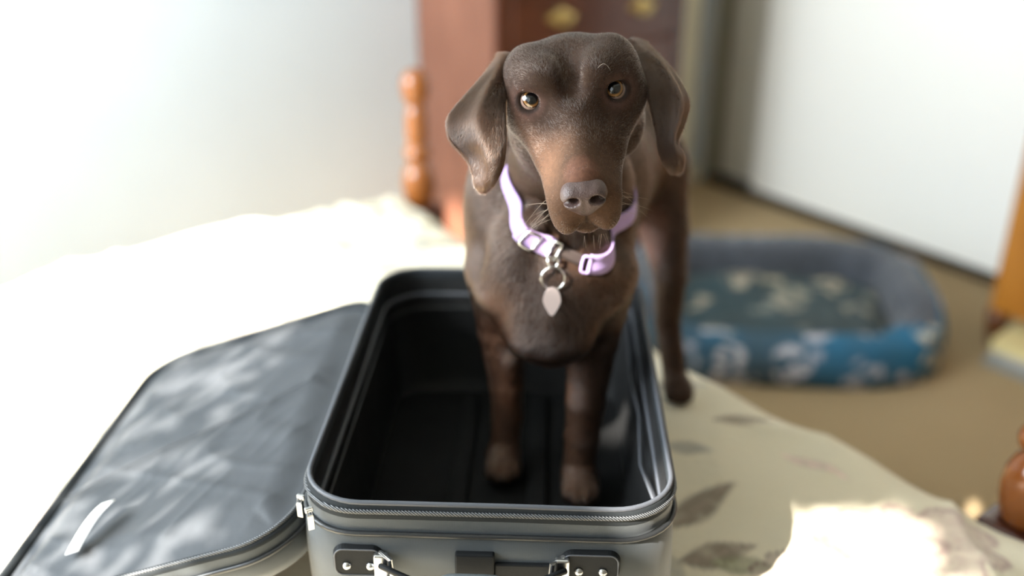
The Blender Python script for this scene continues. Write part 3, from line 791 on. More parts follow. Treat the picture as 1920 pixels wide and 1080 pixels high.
def axis_coords(segs):
    out = [segs[0][0]]
    for a, b_, s0, s1 in segs:
        x = a
        while x < b_-1e-9:
            k = (x-a)/(b_-a); x += s0*(1-k)+s1*k; out.append(x)
    return np.array(out)
class Field:
    def __init__(s, xs, ys, zs):
        s.ax = (xs, ys, zs); s.D = np.full((len(xs), len(ys), len(zs)), .5, np.float32)
    def sub(s, lo, hi):
        sl = []
        for a, l, h_ in zip(s.ax, lo, hi):
            i, j = np.searchsorted(a, l), np.searchsorted(a, h_); sl.append(slice(max(i-1, 0), min(j+1, len(a))))
        g = [a[q].astype(np.float32) for a, q in zip(s.ax, sl)]
        return tuple(sl), g[0][:, None, None], g[1][None, :, None], g[2][None, None, :]
    def op(s, fn, pts, r, k, cut=False):
        pts = np.array(pts); m = r+k+.012
        sl, X, Y, Z = s.sub(pts.min(0)-m, pts.max(0)+m)
        if 0 in s.D[sl].shape: return
        d = fn(X, Y, Z).astype(np.float32); a = s.D[sl]
        if cut: d = -d; h_ = np.maximum(k-np.abs(a-d), 0)/k; s.D[sl] = np.maximum(a, d)+h_*h_*k*.25
        else: h_ = np.maximum(k-np.abs(a-d), 0)/k; s.D[sl] = np.minimum(a, d)-h_*h_*k*.25
    def ell(s, c, r, k=.02, B=None, cut=False):
        c = np.array(c, float); B = np.eye(3) if B is None else B
        def fn(X, Y, Z):
            x, y, z = X-c[0], Y-c[1], Z-c[2]
            q = [(x*B[i, 0]+y*B[i, 1]+z*B[i, 2]) for i in range(3)]
            k0 = np.sqrt(sum((q[i]/r[i])**2 for i in range(3))); k1 = np.sqrt(sum((q[i]/r[i]**2)**2 for i in range(3)))
            return k0*(k0-1)/np.maximum(k1, 1e-6)
        s.op(fn, [c], max(r), k, cut)
    def cone(s, a, b_, ra, rb, k=.02, cut=False):
        a = np.array(a, float); b_ = np.array(b_, float); v = b_-a; L2 = v@v
        def fn(X, Y, Z):
            t_ = np.clip(((X-a[0])*v[0]+(Y-a[1])*v[1]+(Z-a[2])*v[2])/L2, 0, 1)
            return np.sqrt((X-a[0]-t_*v[0])**2+(Y-a[1]-t_*v[1])**2+(Z-a[2]-t_*v[2])**2)-(ra+(rb-ra)*t_)
        s.op(fn, [a, b_], max(ra, rb), k, cut)
    def torus(s, c, n_, Rr, r, k, sq=(1, 1), B=None):
        c = np.array(c); n_ = np.array(n_)/np.linalg.norm(n_)
        def fn(X, Y, Z):
            x, y, z = X-c[0], Y-c[1], Z-c[2]; h_ = x*n_[0]+y*n_[1]+z*n_[2]
            rad = np.sqrt(np.maximum(x*x+y*y+z*z-h_*h_, 0)); return np.sqrt((rad-Rr)**2+h_*h_)-r
        s.op(fn, [c], Rr+r, k)
    def nets(s):
        D = s.D; xs, ys, zs = s.ax; S = D < 0
        nx, ny, nz = D.shape
        cid = lambda i, j, k: (i*(ny-1)+j)*(nz-1)+k
        acc_i, acc_p, quads = [], [], []
        for ax in range(3):
            a = [slice(None)]*3; b_ = [slice(None)]*3; a[ax] = slice(0, -1); b_[ax] = slice(1, None)
            idx = np.argwhere(S[tuple(a)] != S[tuple(b_)])
            i, j, k = idx.T
            d0 = D[i, j, k]; e = [i.copy(), j.copy(), k.copy()]; e[ax] += 1; d1 = D[e[0], e[1], e[2]]
            t_ = d0/(d0-d1)
            p = np.stack([xs[i], ys[j], zs[k]], 1).astype(float); g = s.ax[ax]; q = [i, j, k][ax]
            p[:, ax] = g[q]+(g[q+1]-g[q])*t_
            u, v = (ax+1) % 3, (ax+2) % 3
            inner = np.ones(len(idx), bool)
            for w in (u, v): inner &= (idx[:, w] > 0) & (idx[:, w] < D.shape[w]-1)
            cells = []
            for du, dv in ((-1, -1), (0, -1), (0, 0), (-1, 0)):
                cc = idx.copy(); cc[:, u] += du; cc[:, v] += dv
                ok = np.all((cc >= 0) & (cc < np.array(D.shape)-1), 1)
                ci = cid(cc[:, 0], cc[:, 1], cc[:, 2]); acc_i.append(ci[ok]); acc_p.append(p[ok]); cells.append(ci)
            qd = np.stack(cells, 1); flip = ~(d0 < 0)
            qd[flip] = qd[flip][:, ::-1]; quads.append(qd[inner])
        ai = np.concatenate(acc_i); ap = np.concatenate(acc_p)
        un, inv = np.unique(ai, return_inverse=True)
        cnt = np.bincount(inv); V = np.stack([np.bincount(inv, ap[:, w])/cnt for w in range(3)], 1)
        Q = np.searchsorted(un, np.concatenate(quads))
        return V, Q

F = Field(axis_coords([(-.125, .20, .0021, .0021), (.20, .33, .0021, .006)]),
          axis_coords([(.785, 1.04, .0019, .0021), (1.04, 1.20, .0021, .006), (1.20, 1.64, .006, .007)]),
          axis_coords([(.605, .90, .0045, .0035), (.90, 1.00, .0035, .0020), (1.00, 1.285, .0020, .0021)]))
# --- trunk
BA = np.array([[.955, -.297, 0], [.297, .955, 0], [0, 0, 1.]])
F.ell((.065, 1.18, .975), (.085, .17, .120), .03, BA)
F.cone((.095, 1.26, .985), (.165, 1.42, .955), .085, .070, .05)
F.ell((.175, 1.44, .955), (.078, .075, .078), .04)
F.cone((.06, 1.030, 1.100), (.050, 1.115, 1.02), .053, .068, .025)
F.ell((.044, 1.045, .935), (.066, .060, .080), .035)
F.ell((.044, 1.045, .885), (.058, .050, .050), .035)
F.ell((.046, .992, .895), (.017, .020, .040), .03)                    # point of the breastbone
for sx, sy in ((-.016, 1.125), (.108, 1.125)):
    F.ell((sx, sy, .978), (.042, .065, .105), .018)
for sgn in (-1, 1):                                                    # pectoral folds
    F.cone((.044+sgn*.042, 1.035, .985), (.044+sgn*.022, 1.000, .885), .022, .024, .022)
    F.cone((.046+sgn*.022, 1.012, 1.02), (.044+sgn*.056, 1.036, .925), .014, .029, .018)
# --- forelegs
def chain(pts, k=.018):
    for i, ((p, r0), (q, r1)) in enumerate(zip(pts, pts[1:])): F.cone(p, q, r0, r1, k if i == 0 else .005)
chain([((-.014, 1.078, .93), .040), ((-.013, 1.095, .845), .029), ((-.007, 1.105, .76), .0215), ((-.006, 1.108, .71), .0195), ((-.010, 1.100, .664), .019)])
chain([((.104, 1.07, .93), .044), ((.098, 1.070, .845), .031), ((.092, 1.062, .76), .0235), ((.089, 1.060, .71), .021), ((.086, 1.055, .664), .020)])
def paw(c, B=None, s=1.0):
    c = np.array(c)
    F.ell(c, (.023*s, .030*s, .019*s), .01)
    for k, (dx, dy) in enumerate(((-.016, -.018), (-.006, -.027), (.006, -.027), (.016, -.018))):
        F.ell(c+np.array((dx*s, dy*s, -.004*s)), (.0075*s, .014*s, .012*s), .006)
paw((-.012, 1.085, .656)); paw((.086, 1.040, .656))
# --- hind legs and tail
chain([((.215, 1.42, .935), .046), ((.228, 1.385, .86), .036), ((.236, 1.340, .80), .023), ((.238, 1.350, .72), .0185), ((.247, 1.318, .655), .018)], .03)
F.cone((.212, 1.46, .925), (.232, 1.42, .83), .038, .022, .03)
paw((.250, 1.295, .641), s=.95)
chain([((.135, 1.46, .935), .046), ((.125, 1.43, .86), .036), ((.118, 1.415, .80), .023), ((.112, 1.455, .72), .0185), ((.108, 1.445, .655), .018)], .03)
paw((.106, 1.425, .642), s=.95)
chain([((.20, 1.50, .985), .022), ((.225, 1.56, .93), .019), ((.235, 1.60, .85), .014), ((.235, 1.615, .77), .008)], .02)
# --- head, in its own frame
def he(x, f, u, r, k, cut=False): F.ell(hl(x, f, u), r, k, HB, cut)
def hc(a, b_, ra, rb, k, cut=False): F.cone(hl(*a), hl(*b_), ra, rb, k, cut)
he(0, -.038, -.013, (.064, .064, .049), .02)
he(0, -.075, -.035, (.053, .050, .046), .03)
for s in (-1, 1):
    he(s*.044, -.034, .002, (.023, .040, .033), .02)                  # temple
    he(s*.044, -.044, -.058, (.026, .042, .034), .022)                # cheek
    hc((s*.052, -.022, -.020), (s*.030, .030, -.036), .017, .015, .02)  # cheekbone
    he(s*.025, -.005, .024, (.015, .014, .0105), .024)                 # inner brow, raised
    hc((s*.0165, .004, -.048), (s*.0150, .082, -.060), .028, .0205, .018)  # muzzle side
    he(s*.0180, .074, -.081, (.0165, .027, .0205), .012)               # flew
hc((0, -.004, -.012), (0, .088, -.0370), .0205, .0165, .02)           # bridge
hc((0, -.040, -.085), (0, .068, -.0985), .030, .0130, .012)           # lower jaw
hc((0, -.050, -.060), (0, -.105, -.100), .050, .050, .03)             # throat
hc((0, -.032, .046), (0, .014, .014), .006, .0035, .020, True)        # furrow between the brows
EYE = [(s*.0400, .0000, .0010) for s in (-1, 1)]
EYE_R = .0122
eaxis = []
for s, e in zip((-1, 1), EYE):
    n_ = np.array([s*.20, .88, .42])@HB; n_ /= np.linalg.norm(n_); eaxis.append(n_)
    F.ell(hl(*e)+n_*.006, (.0118, .0118, .0118), .005, None, True)
    he(s*.0400, .0025, .0186, (.0120, .0070, .0030), .006)               # upper lid
    F.torus(hl(*e)+n_*.0066, n_, .0108, .0024, .005)
hc((0, .1085, -.062), (0, .102, -.094), .0022, .0026, .004, True)      # philtrum
he(0, .096, -.0970, (.0120, .013, .0042), .006, True)                 # mouth opening
for s in (-1, 1): hc((s*.009, .095, -.0965), (s*.034, .047, -.103), .0026, .002, .006, True)
SDF = F
V, Q = F.nets()
# throw away anything not connected (none expected) and relax a little
me = fast_mesh(V, Q)
nrm = np.zeros((len(V), 3)); 
P_ = V[Q]; fn_ = np.cross(P_[:, 2]-P_[:, 0], P_[:, 3]-P_[:, 1]); 
for w in range(4):
    for a in range(3): nrm[:, a] += np.bincount(Q[:, w], fn_[:, a], len(V))
nrm /= np.maximum(np.linalg.norm(nrm, axis=1), 1e-12)[:, None]
def loc(p): return (p-HE)@HB.T
# --- coat colour: own markings, warmer on muzzle and round the eyes, plus shade painted in mouth and philtrum
COAT = np.array([.034, .0175, .0105]); WARM = np.array([.088, .046, .026]); PINK = np.array([.16, .082, .065]); DARK = np.array([.018, .010, .007])
def coat_color(p):
    q = loc(p)
    C_ = np.tile(COAT, (len(p), 1))
    def mixin(m, c):
        nonlocal C_
        C_ = C_*(1-m[:, None])+c*m[:, None]
    onhead = (np.linalg.norm(q*np.array([1, .9, 1]), axis=1) < .135)
    mixin(onhead*smoothstep(.02, .085, q[:, 1])*.75, WARM)
    for e in EYE:
        r = np.linalg.norm((q-np.array(e))*np.array([1, 1, 1]), axis=1)
        mixin(smoothstep(.026, .016, r)*.35, PINK*.8)
        mixin(smoothstep(.0182, .0155, r)*.92, DARK)
    mixin(onhead*smoothstep(.007, .003, np.abs(q[:, 2]+.0965))*smoothstep(.05, .075, q[:, 1])*.6, DARK*2)
    mixin(smoothstep(.016, .008, np.linalg.norm(q-np.array([0, .098, -.0965]), axis=1))*.85, DARK)  # mouth opening darkened in colour for the shade inside it
    mixin(smoothstep(.020, .008, np.linalg.norm((q-np.array([0, .094, -.0245]))*np.array([.8, 1, 1]), axis=1))*.6, np.array([.16, .07, .045]))
    mixin(smoothstep(.0024, .0010, np.abs(q[:, 0]))*smoothstep(.080, .088, q[:, 1])*smoothstep(-.050, -.058, q[:, 2])*smoothstep(-.098, -.092, q[:, 2])*.85, DARK)  # dark line painted as the shade of the philtrum groove
    # thin-haired inner side of the hind thighs and forelegs
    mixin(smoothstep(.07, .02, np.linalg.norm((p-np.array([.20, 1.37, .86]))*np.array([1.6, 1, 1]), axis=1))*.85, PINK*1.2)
    mixin(smoothstep(.86, .70, p[:, 2])*smoothstep(1.2, 1.15, p[:, 1])*.45, WARM)
    return C_
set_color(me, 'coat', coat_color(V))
def coat_mat(name, mult=1.0, rough=.5):
    t = NT(name); a = t.node('ShaderNodeVertexColor', layer_name='coat'); v = t.coord()
    f = t.noise(v, 260, 2, .6)
    t.link(t.mix(.5, a.outputs['Color'], t.ramp(f, [(.3, (.8, .8, .8, 1)), (.7, (1.5, 1.5, 1.5, 1))]), 'MULTIPLY'), t.b.inputs['Base Color'])
    t.setb(Roughness=rough); t.b.inputs['Specular IOR Level'].default_value = .15
    t.b.inputs['Sheen Weight'].default_value = .04; t.b.inputs['Sheen Roughness'].default_value = .4
    t.bump(f, .25, .002); return t.m
m_coat = coat_mat('brown_coat', 1.0, .75)
body = link_mesh('body', me, m_coat, dog)

# --- ears: thick folded flaps built as lofted sheets in the head's frame
def ear(rows, curl, name='ear'):
    """rows: list of (inner point, outer point) in world; curl: bulge toward the viewer"""
    n = 26; m = 15
    I = np.array([r[0] for r in rows]); O = np.array([r[1] for r in rows]); k0 = np.linspace(0, 1, len(rows)); k1 = np.linspace(0, 1, n)
    def cr(P):     # Catmull-Rom through the rows
        out = []
        for s in k1:
            x = s*(len(P)-1); i = min(int(x), len(P)-2); t_ = x-i
            p0, p1, p2, p3 = P[max(i-1, 0)], P[i], P[i+1], P[min(i+2, len(P)-1)]
            out.append(.5*((2*p1)+(-p0+p2)*t_+(2*p0-5*p1+4*p2-p3)*t_**2+(-p0+3*p1-3*p2+p3)*t_**3))
        return np.array(out)
    Ic, Oc = cr(I), cr(O)
    front = np.zeros((n, m, 3)); back = np.zeros((n, m, 3))
    for i in range(n):
        s = k1[i]
        for j in range(m):
            w = j/(m-1); p = Ic[i]*(1-w)+Oc[i]*w
            width = np.linalg.norm(Oc[i]-Ic[i])
            dirn = np.array([0, -1, .25]); dirn /= np.linalg.norm(dirn)
            bul = curl(s, w)*min(1, width/.04)
            th = .0034*math.sqrt(max(0, 1-(2*w-1)**2))*(1 if s < .9 else math.sqrt(max(0, 1-((s-.9)/.1)**2)))+.0003
            front[i, j] = p+dirn*(bul+th); back[i, j] = p+dirn*(bul-th)
    ringp = np.concatenate([front, back[:, ::-1]], 1)
    Vv = ringp.reshape(-1, 3); nv = 2*m; Fq = []
    for i in range(n-1):
        for j in range(nv): Fq.append((i*nv+j, (i+1)*nv+j, (i+1)*nv+(j+1) % nv, i*nv+(j+1) % nv))
    b = bmesh.new(); vs_ = [b.verts.new(p) for p in Vv]
    for f in Fq: b.faces.new([vs_[q] for q in f])
    b.faces.new([vs_[j] for j in range(nv)]); b.faces.new([vs_[(n-1)*nv+j] for j in range(nv)][::-1])
    bmesh.ops.recalc_face_normals(b, faces=b.faces)
    bmesh.ops.subdivide_edges(b, edges=b.edges[:], cuts=1, smooth=.6, use_grid_fill=True)
    me = bpy.data.meshes.new(name); b.to_mesh(me); b.free()
    Vx = np.empty(len(me.vertices)*3, np.float32); me.vertices.foreach_get('co', Vx); Vx = Vx.reshape(-1, 3).astype(float)
    set_color(me, 'coat', np.tile(COAT*1.0, (len(Vx), 1)))
    return link_mesh(name, me, m_coat, dog)
def cp(x, y, Z):        # point seen at picture position (x, y) at depth Z, used while laying out the ears
    c, s = math.cos(PITCH), math.sin(PITCH); X_ = (x-960)/1866.7*Z; Y_ = (y-540)/1866.7*Z
    return np.array([X_, Z*c-Y_*s, 1.42-Z*s-Y_*c])
EL = [((962, 104, 1.005), (940, 98, 1.012)), ((955, 135, .985), (914, 134, .990)), ((950, 172, .970), (872, 180, .975)), ((948, 212, .962), (841, 220, .972)),
      ((949, 250, .958), (845, 258, .972)), ((948, 285, .958), (872, 291, .972)), ((942, 315, .962), (884, 318, .972)), ((929, 342, .968), (889, 343, .974)), ((911, 358, .975), (900, 357, .977))]
ER = [((1178, 72, 1.03), (1206, 76, 1.035)), ((1194, 100, 1.005), (1236, 104, 1.01)), ((1208, 140, .990), (1270, 146, .995)), ((1216, 180, .982), (1291, 188, .992)),
      ((1222, 215, .980), (1284, 228, .992)), ((1230, 250, .982), (1271, 262, .990)), ((1234, 280, .985), (1281, 290, .992)), ((1244, 306, .990), (1280, 312, .993)), ((1255, 322, .993), (1270, 323, .994))]
def curlL(s, w): return .010*math.sin(math.pi*w)*(1-.3*s)+.005*math.sin(2*math.pi*w)*math.sin(math.pi*s)+.004*math.exp(-((w-.45)/.14)**2)*math.sin(math.pi*min(1, s*1.2))
def curlR(s, w): return .009*math.sin(math.pi*w)*(1-.3*s)-.005*math.sin(2*math.pi*w)*math.sin(math.pi*s)+.006*math.exp(-((w-.68)/.10)**2)*math.sin(math.pi*min(1, s*1.1))
earL = ear([(cp(*a), cp(*b_)) for a, b_ in EL], curlL)
earR = ear([(cp(*a), cp(*b_)) for a, b_ in ER], curlR)

# --- nose leather
NF = Field(*[np.arange(-.034, .0341, .0008) for _ in range(3)])       # local x, f, u around the nose
NC = np.array([0, .0995, -.0420])
NF.ell((0, -.001, -.0048), (.0205, .0160, .0165), .006)
NF.cone((0, .001, -.004), (0, .003, -.0140), .0125, .0100, .008)
for s in (-1, 1):
    NF.ell((s*.0112, .003, -.0035), (.0098, .0130, .0122), .005)
    NF.ell((s*.0102, .0150, -.0028), (.0054, .0160, .0042), .003, None, True)    # nostril
    NF.cone((s*.0125, .0145, -.0042), (s*.0205, .002, -.0085), .0028, .0016, .003, True)   # slit toward the side
NF.cone((0, .019, .002), (0, .013, -.025), .0013, .0013, .004, True)
Vn, Qn = NF.nets(); Vw = HE+(Vn+NC)@HB
t = NT('nose_leather'); v = t.coord(); vo = t.node('ShaderNodeTexVoronoi'); t.link(v, vo.inputs['Vector']); vo.inputs['Scale'].default_value = 900
t.link(t.ramp(t.noise(v, 60, 3), [(.3, (.065, .039, .034, 1)), (.7, (.105, .066, .058, 1))]), t.b.inputs['Base Color'])
t.setb(Roughness=.36); t.bump(vo.outputs['Distance'], .35, .0012)
nose = link_mesh('nose', fast_mesh(Vw, Qn), t.m, dog)

# --- eyes
m_white = plain('eye_white', (.30, .20, .16, 1), .1, coat=1)
m_cornea = NT('cornea'); m_cornea.setb(Roughness=.0, IOR=1.38); m_cornea.b.inputs['Transmission Weight'].default_value = 1.0; m_cornea = m_cornea.m
t = NT('amber_iris'); tc = t.node('ShaderNodeTexCoord'); ln = t.node('ShaderNodeVectorMath', operation='LENGTH'); mp = t.node('ShaderNodeMapping')
mp.inputs['Scale'].default_value = (1, 1, 0); t.link(tc.outputs['Object'], mp.inputs['Vector']); t.link(mp.outputs['Vector'], ln.inputs[0])
mr = t.node('ShaderNodeMath', operation='MULTIPLY'); mr.inputs[1].default_value = 1/.0088; t.link(ln.outputs['Value'], mr.inputs[0])
t.link(t.ramp(mr.outputs[0], [(.0, (.002, .002, .003, 1)), (.64, (.002, .002, .003, 1)), (.70, (.13, .060, .018, 1)), (.82, (.27, .135, .045, 1)), (.93, (.09, .038, .014, 1)), (1.0, (.006, .004, .003, 1))]), t.b.inputs['Base Color'])
t.setb(Roughness=.08); t.b.inputs['Coat Weight'].default_value = 1.0; t.b.inputs['Coat Roughness'].default_value = .02
m_iris = t.m
m_lid = plain('dark_eyelid', (.014, .008, .006, 1), .3)
for s, e, n_ in zip((-1, 1), EYE, eaxis):
    c = Vector(hl(*e)); look = (Vector((0, -.05, 1.56))-c).normalized()
    b = bmesh.new(); bmesh.ops.create_uvsphere(b, u_segments=40, v_segments=24, radius=EYE_R)
    ey = bm_obj('eye', b, m_white, dog, world=False, smooth=True)
    ey.parent = dog; ey.matrix_parent_inverse = Matrix.Identity(4)
    ey.location = c-Vector(dog.location); ey.rotation_euler = look.to_track_quat('Z', 'Y').to_euler()
    b = bmesh.new(); prof = []
    for k in range(13):
        ph = .80*k/12; rr = EYE_R+.00012+.0006*math.exp(-(ph/.5)**2)
        prof.append((rr*math.sin(ph), rr*math.cos(ph)))
    prof[0] = (0, prof[0][1]); rings = []
    top_ = b.verts.new((0, 0, prof[0][1]))
    for r, z in prof[1:]: rings.append([b.verts.new((r*math.cos(2*math.pi*k/40), r*math.sin(2*math.pi*k/40), z)) for k in range(40)])
    for k in range(40): b.faces.new((top_, rings[0][k], rings[0][(k+1) % 40]))
    for A_, B_ in zip(rings, rings[1:]):
        for k in range(40): b.faces.new((A_[k], B_[k], B_[(k+1) % 40], A_[(k+1) % 40]))
    b2_ = b
    b = bmesh.new(); n_v = Vector(n_)
    q1 = n_v.orthogonal().normalized(); q2 = n_v.cross(q1)
    tube(b, [c+n_v*.0078+(q1*math.cos(a)+q2*math.sin(a))*.0096 for a in np.linspace(0, 2*math.pi, 40, endpoint=False)], .00125, 8, closed=True)
    bm_obj('eyelid_rim', b, m_lid, dog, smooth=True)
    b = b2_
    ir = bm_obj('iris', b, m_iris, ey, world=False, smooth=True)
# ================================================================ collar with its metal and tag
def sdf_at(P):
    P = np.atleast_2d(P); D = SDF.D; ix, fr = [], []
    for w in range(3):
        a = SDF.ax[w]; i = np.clip(np.searchsorted(a, P[:, w])-1, 0, len(a)-2); ix.append(i); fr.append(np.clip((P[:, w]-a[i])/(a[i+1]-a[i]), 0, 1))
    out = 0
    for dx in (0, 1):
        for dy in (0, 1):
            for dz in (0, 1):
                wgt = (fr[0] if dx else 1-fr[0])*(fr[1] if dy else 1-fr[1])*(fr[2] if dz else 1-fr[2])
                out = out+wgt*D[ix[0]+dx, ix[1]+dy, ix[2]+dz]
    return out
def grad_at(P, h=.003):
    P = np.atleast_2d(P); g = np.stack([sdf_at(P+np.eye(3)[w]*h)-sdf_at(P-np.eye(3)[w]*h) for w in range(3)], 1)
    return g/np.maximum(np.linalg.norm(g, axis=1), 1e-9)[:, None]
def hit(x, y):
    """where the line of sight through a picture position meets the skin"""
    o = np.array([0, 0, 1.42]); d = cp(x, y, 1.0)-o; zz_ = np.linspace(.8, 1.35, 600); P = o+d*zz_[:, None]
    return P[np.argmax(sdf_at(P) < 0)]
hF, hL, hR = hit(1066, 471), hit(948, 325), hit(1172, 405)
EN = np.cross(hR-hL, hF-hL); EN /= np.linalg.norm(EN); EN = EN if EN[2] > 0 else -EN
E1 = (hR-hL)/np.linalg.norm(hR-hL)
E2 = np.cross(E1, EN); E2 = E2 if E2[1] < 0 else -E2
CC = hF-E2*.068
rs = np.linspace(.03, .115, 240)
NT_ = 120
TH_ = np.linspace(0, 2*math.pi, NT_, endpoint=False)     # 0 = right, 90 deg = front
def radius(th, off):
    P = CC+EN*off+(E1*math.cos(th)+E2*math.sin(th))*rs[:, None]
    d = sdf_at(P); k = np.argmax(d > 0)
    return rs[k] if d[k] > 0 else rs[-1]
HWD = .0090
offs = (-HWD, -HWD*.5, 0, HWD*.5, HWD)
RAD_ = np.array([[radius(t_, o) for o in offs] for t_ in TH_])
RAD_ = np.minimum(RAD_, .086)
for _ in range(8): RAD_ = .25*np.roll(RAD_, 1, 0)+.5*RAD_+.25*np.roll(RAD_, -1, 0)
RAD_ = np.maximum(RAD_, RAD_.mean(1, keepdims=True)-.003)
def cpt(th, off, lift):
    i = th/(2*math.pi)*NT_; i0 = int(math.floor(i)) % NT_; f = i-math.floor(i)
    row = RAD_[i0]*(1-f)+RAD_[(i0+1) % NT_]*f
    r = float(np.interp(off, offs, row)); return CC+EN*off+(E1*math.cos(th)+E2*math.sin(th))*(r+lift)
m_lilac = NT('lilac_webbing'); v = m_lilac.coord(); wv = m_lilac.node('ShaderNodeTexWave', bands_direction='DIAGONAL'); m_lilac.link(v, wv.inputs['Vector']); wv.inputs['Scale'].default_value = 240
m_lilac.link(m_lilac.ramp(wv.outputs['Fac'], [(.2, (.40, .26, .56, 1)), (.8, (.52, .37, .68, 1))]), m_lilac.b.inputs['Base Color']); m_lilac.setb(Roughness=.6); m_lilac.b.inputs['Sheen Weight'].default_value = .2
m_lilac.bump(wv.outputs['Fac'], .3, .0008); m_lilac = m_lilac.m
m_steel = plain('polished_steel', (.85, .85, .83, 1), .14, 1.0)
m_pinktag = plain('rose_metal_tag', (.90, .74, .70, 1), .35, .35)
col_ = empty('dog_collar', tuple(CC), 'lilac webbing collar with steel fittings around the dog\'s neck', 'collar')
def band(name, t0, t1, n, lift0=.0012, th=.0024, hw=HWD, mat=None, parent=None):
    V_, F_ = [], []
    for i in range(n):
        t_ = t0+(t1-t0)*i/(n-1)
        sec = [(-hw, lift0), (-hw, lift0+th), (-hw*.4, lift0+th*1.15), (hw*.4, lift0+th*1.15), (hw, lift0+th), (hw, lift0)]
        V_ += [cpt(t_, o, l) for o, l in sec]
    m = 6
    for i in range(n-1):
        for j in range(m): F_.append((i*m+j, i*m+(j+1) % m, (i+1)*m+(j+1) % m, (i+1)*m+j))
    F_ += [tuple(range(m))[::-1], tuple(range((n-1)*m, n*m))]
    return link_mesh(name, mesh_from(V_, F_), mat or m_lilac, parent or col_)
DG = math.radians
band('band', DG(104), DG(360+72), 110)
band('connecting_strap', DG(74), DG(103), 12, .0006, .0015, HWD*.6, plain('dark_webbing', (.03, .018, .014, 1), .8))
band('band_keeper', DG(128), DG(134), 4, .0012, .0044, HWD*1.05)
def loop_at(t_, halfw, halfl, lift, r, name, mat=m_steel):
    dt = halfl/.07
    pts = []
    for k in range(20):
        a = 2*math.pi*k/20; sx = math.copysign(abs(math.cos(a))**.4, math.cos(a)); sy = math.copysign(abs(math.sin(a))**.4, math.sin(a))
        pts.append(cpt(t_+dt*sx, halfw*.97*sy, lift))
    b = bmesh.new(); tube(b, pts, r, 8, closed=True); return bm_obj(name, b, mat, col_, smooth=True)
# adjuster slide
b = bmesh.new()
loop_at(DG(122), HWD*1.0, .0062, .0060, .0019, 'slide_buckle')
loop_at(DG(102), HWD*.95, .0045, .0050, .0017, 'end_loop')
loop_at(DG(74), HWD*.95, .0040, .0045, .0014, 'end_loop', m_lilac)
# D ring, split ring and tag hang from the front left end of the band
pA = cpt(DG(100), -HWD*.7, .008)
def settle(p, lift):
    """nearest point outside the skin at a clearance of lift"""
    p = np.array(p, float)
    for _ in range(12):
        d = float(sdf_at(p)[0])
        if d >= lift: break
        p = p+np.array([0, -1, .2])*(lift-d)*.7
    return p
dn = np.array([0, -.10, -1.0]); dn /= np.linalg.norm(dn)
rt = np.array([1, 0, 0.])
top_ = pA+np.array([0, -.003, .004])
dr = [top_+rt*x+dn*z for x, z in ((-.0055, 0), (.0055, 0), (.0058, .006), (.0035, .0115), (-.0035, .0115), (-.0058, .006))]
b = bmesh.new(); tube(b, dr, .0016, 8, closed=True); bm_obj('d_ring', b, m_steel, col_, smooth=True)
RRg = .0128
rc_ = settle(top_+dn*(.0105+RRg), .006)
b = bmesh.new()
for q in range(2):
    tube(b, [rc_+(rt*math.cos(a)-dn*math.sin(a))*RRg+np.array([0, -.0012*q, 0]) for a in np.linspace(0, 2*math.pi, 40, endpoint=False)], .0010, 8, closed=True)
bm_obj('split_ring', b, m_steel, col_, smooth=True)
tc_ = settle(rc_+dn*(RRg+.0128)+np.array([-.001, 0, 0]), .004)
out = []
for a in np.linspace(0, 2*math.pi, 36, endpoint=False):
    x, z = math.cos(a), math.sin(a)
    w = .0098*(1-.30*max(0, -z)**1.2); out.append((x*w*(1-.25*max(0, -z)), z*.0165))
b = bmesh.new(); bd = .0009; nrm_ = np.cross(rt, dn)
A_ = [b.verts.new(tc_+rt*x-dn*z+nrm_*bd) for x, z in out]; B_ = [b.verts.new(tc_+rt*x-dn*z-nrm_*bd) for x, z in out]
b.faces.new(A_); b.faces.new(B_[::-1])
for k in range(36): b.faces.new((A_[k], A_[(k+1) % 36], B_[(k+1) % 36], B_[k]))
bm_obj('tag', b, m_pinktag, col_)

# ---------------------------------------------------------------- whiskers (children of the dog)
rg = np.random.default_rng(21)
b = bmesh.new()
def whisker(x, f, u, d, L, droop=.3, r=.00014):
    p = hl(x, f, u); d = np.array(d)@HB; d /= np.linalg.norm(d)
    pts = [p+d*L*s+np.array([0, 0, -droop*L*s*s]) for s in np.linspace(0, 1, 7)]
    tube(b, pts, [r*(1-.8*s) for s in np.linspace(0, 1, 7)], 4)
for s in (-1, 1):
    for k in range(9):
        whisker(s*.033, .088-.006*(k % 4)+rg.uniform(-.003, .003), -.064-.008*(k//3)+rg.uniform(-.002, .002), (s*1, -.15+rg.uniform(-.3, .3), rg.uniform(-.9, .15)), rg.uniform(.018, .042))
    if s > 0: whisker(s*.026, .012, .032, (s*.6, .4, 1.0), .030, .8)
for k in range(9): whisker(rg.uniform(-.018, .022),   .082, -.108, (rg.uniform(-.3, .3), .5, -1), rg.uniform(.008, .016), .1)
wm = plain('pale_whisker', (.45, .36, .28, 1), .4)
w_ = bm_obj('whiskers', b, wm, dog, smooth=True); w_['kind'] = 'stuff'
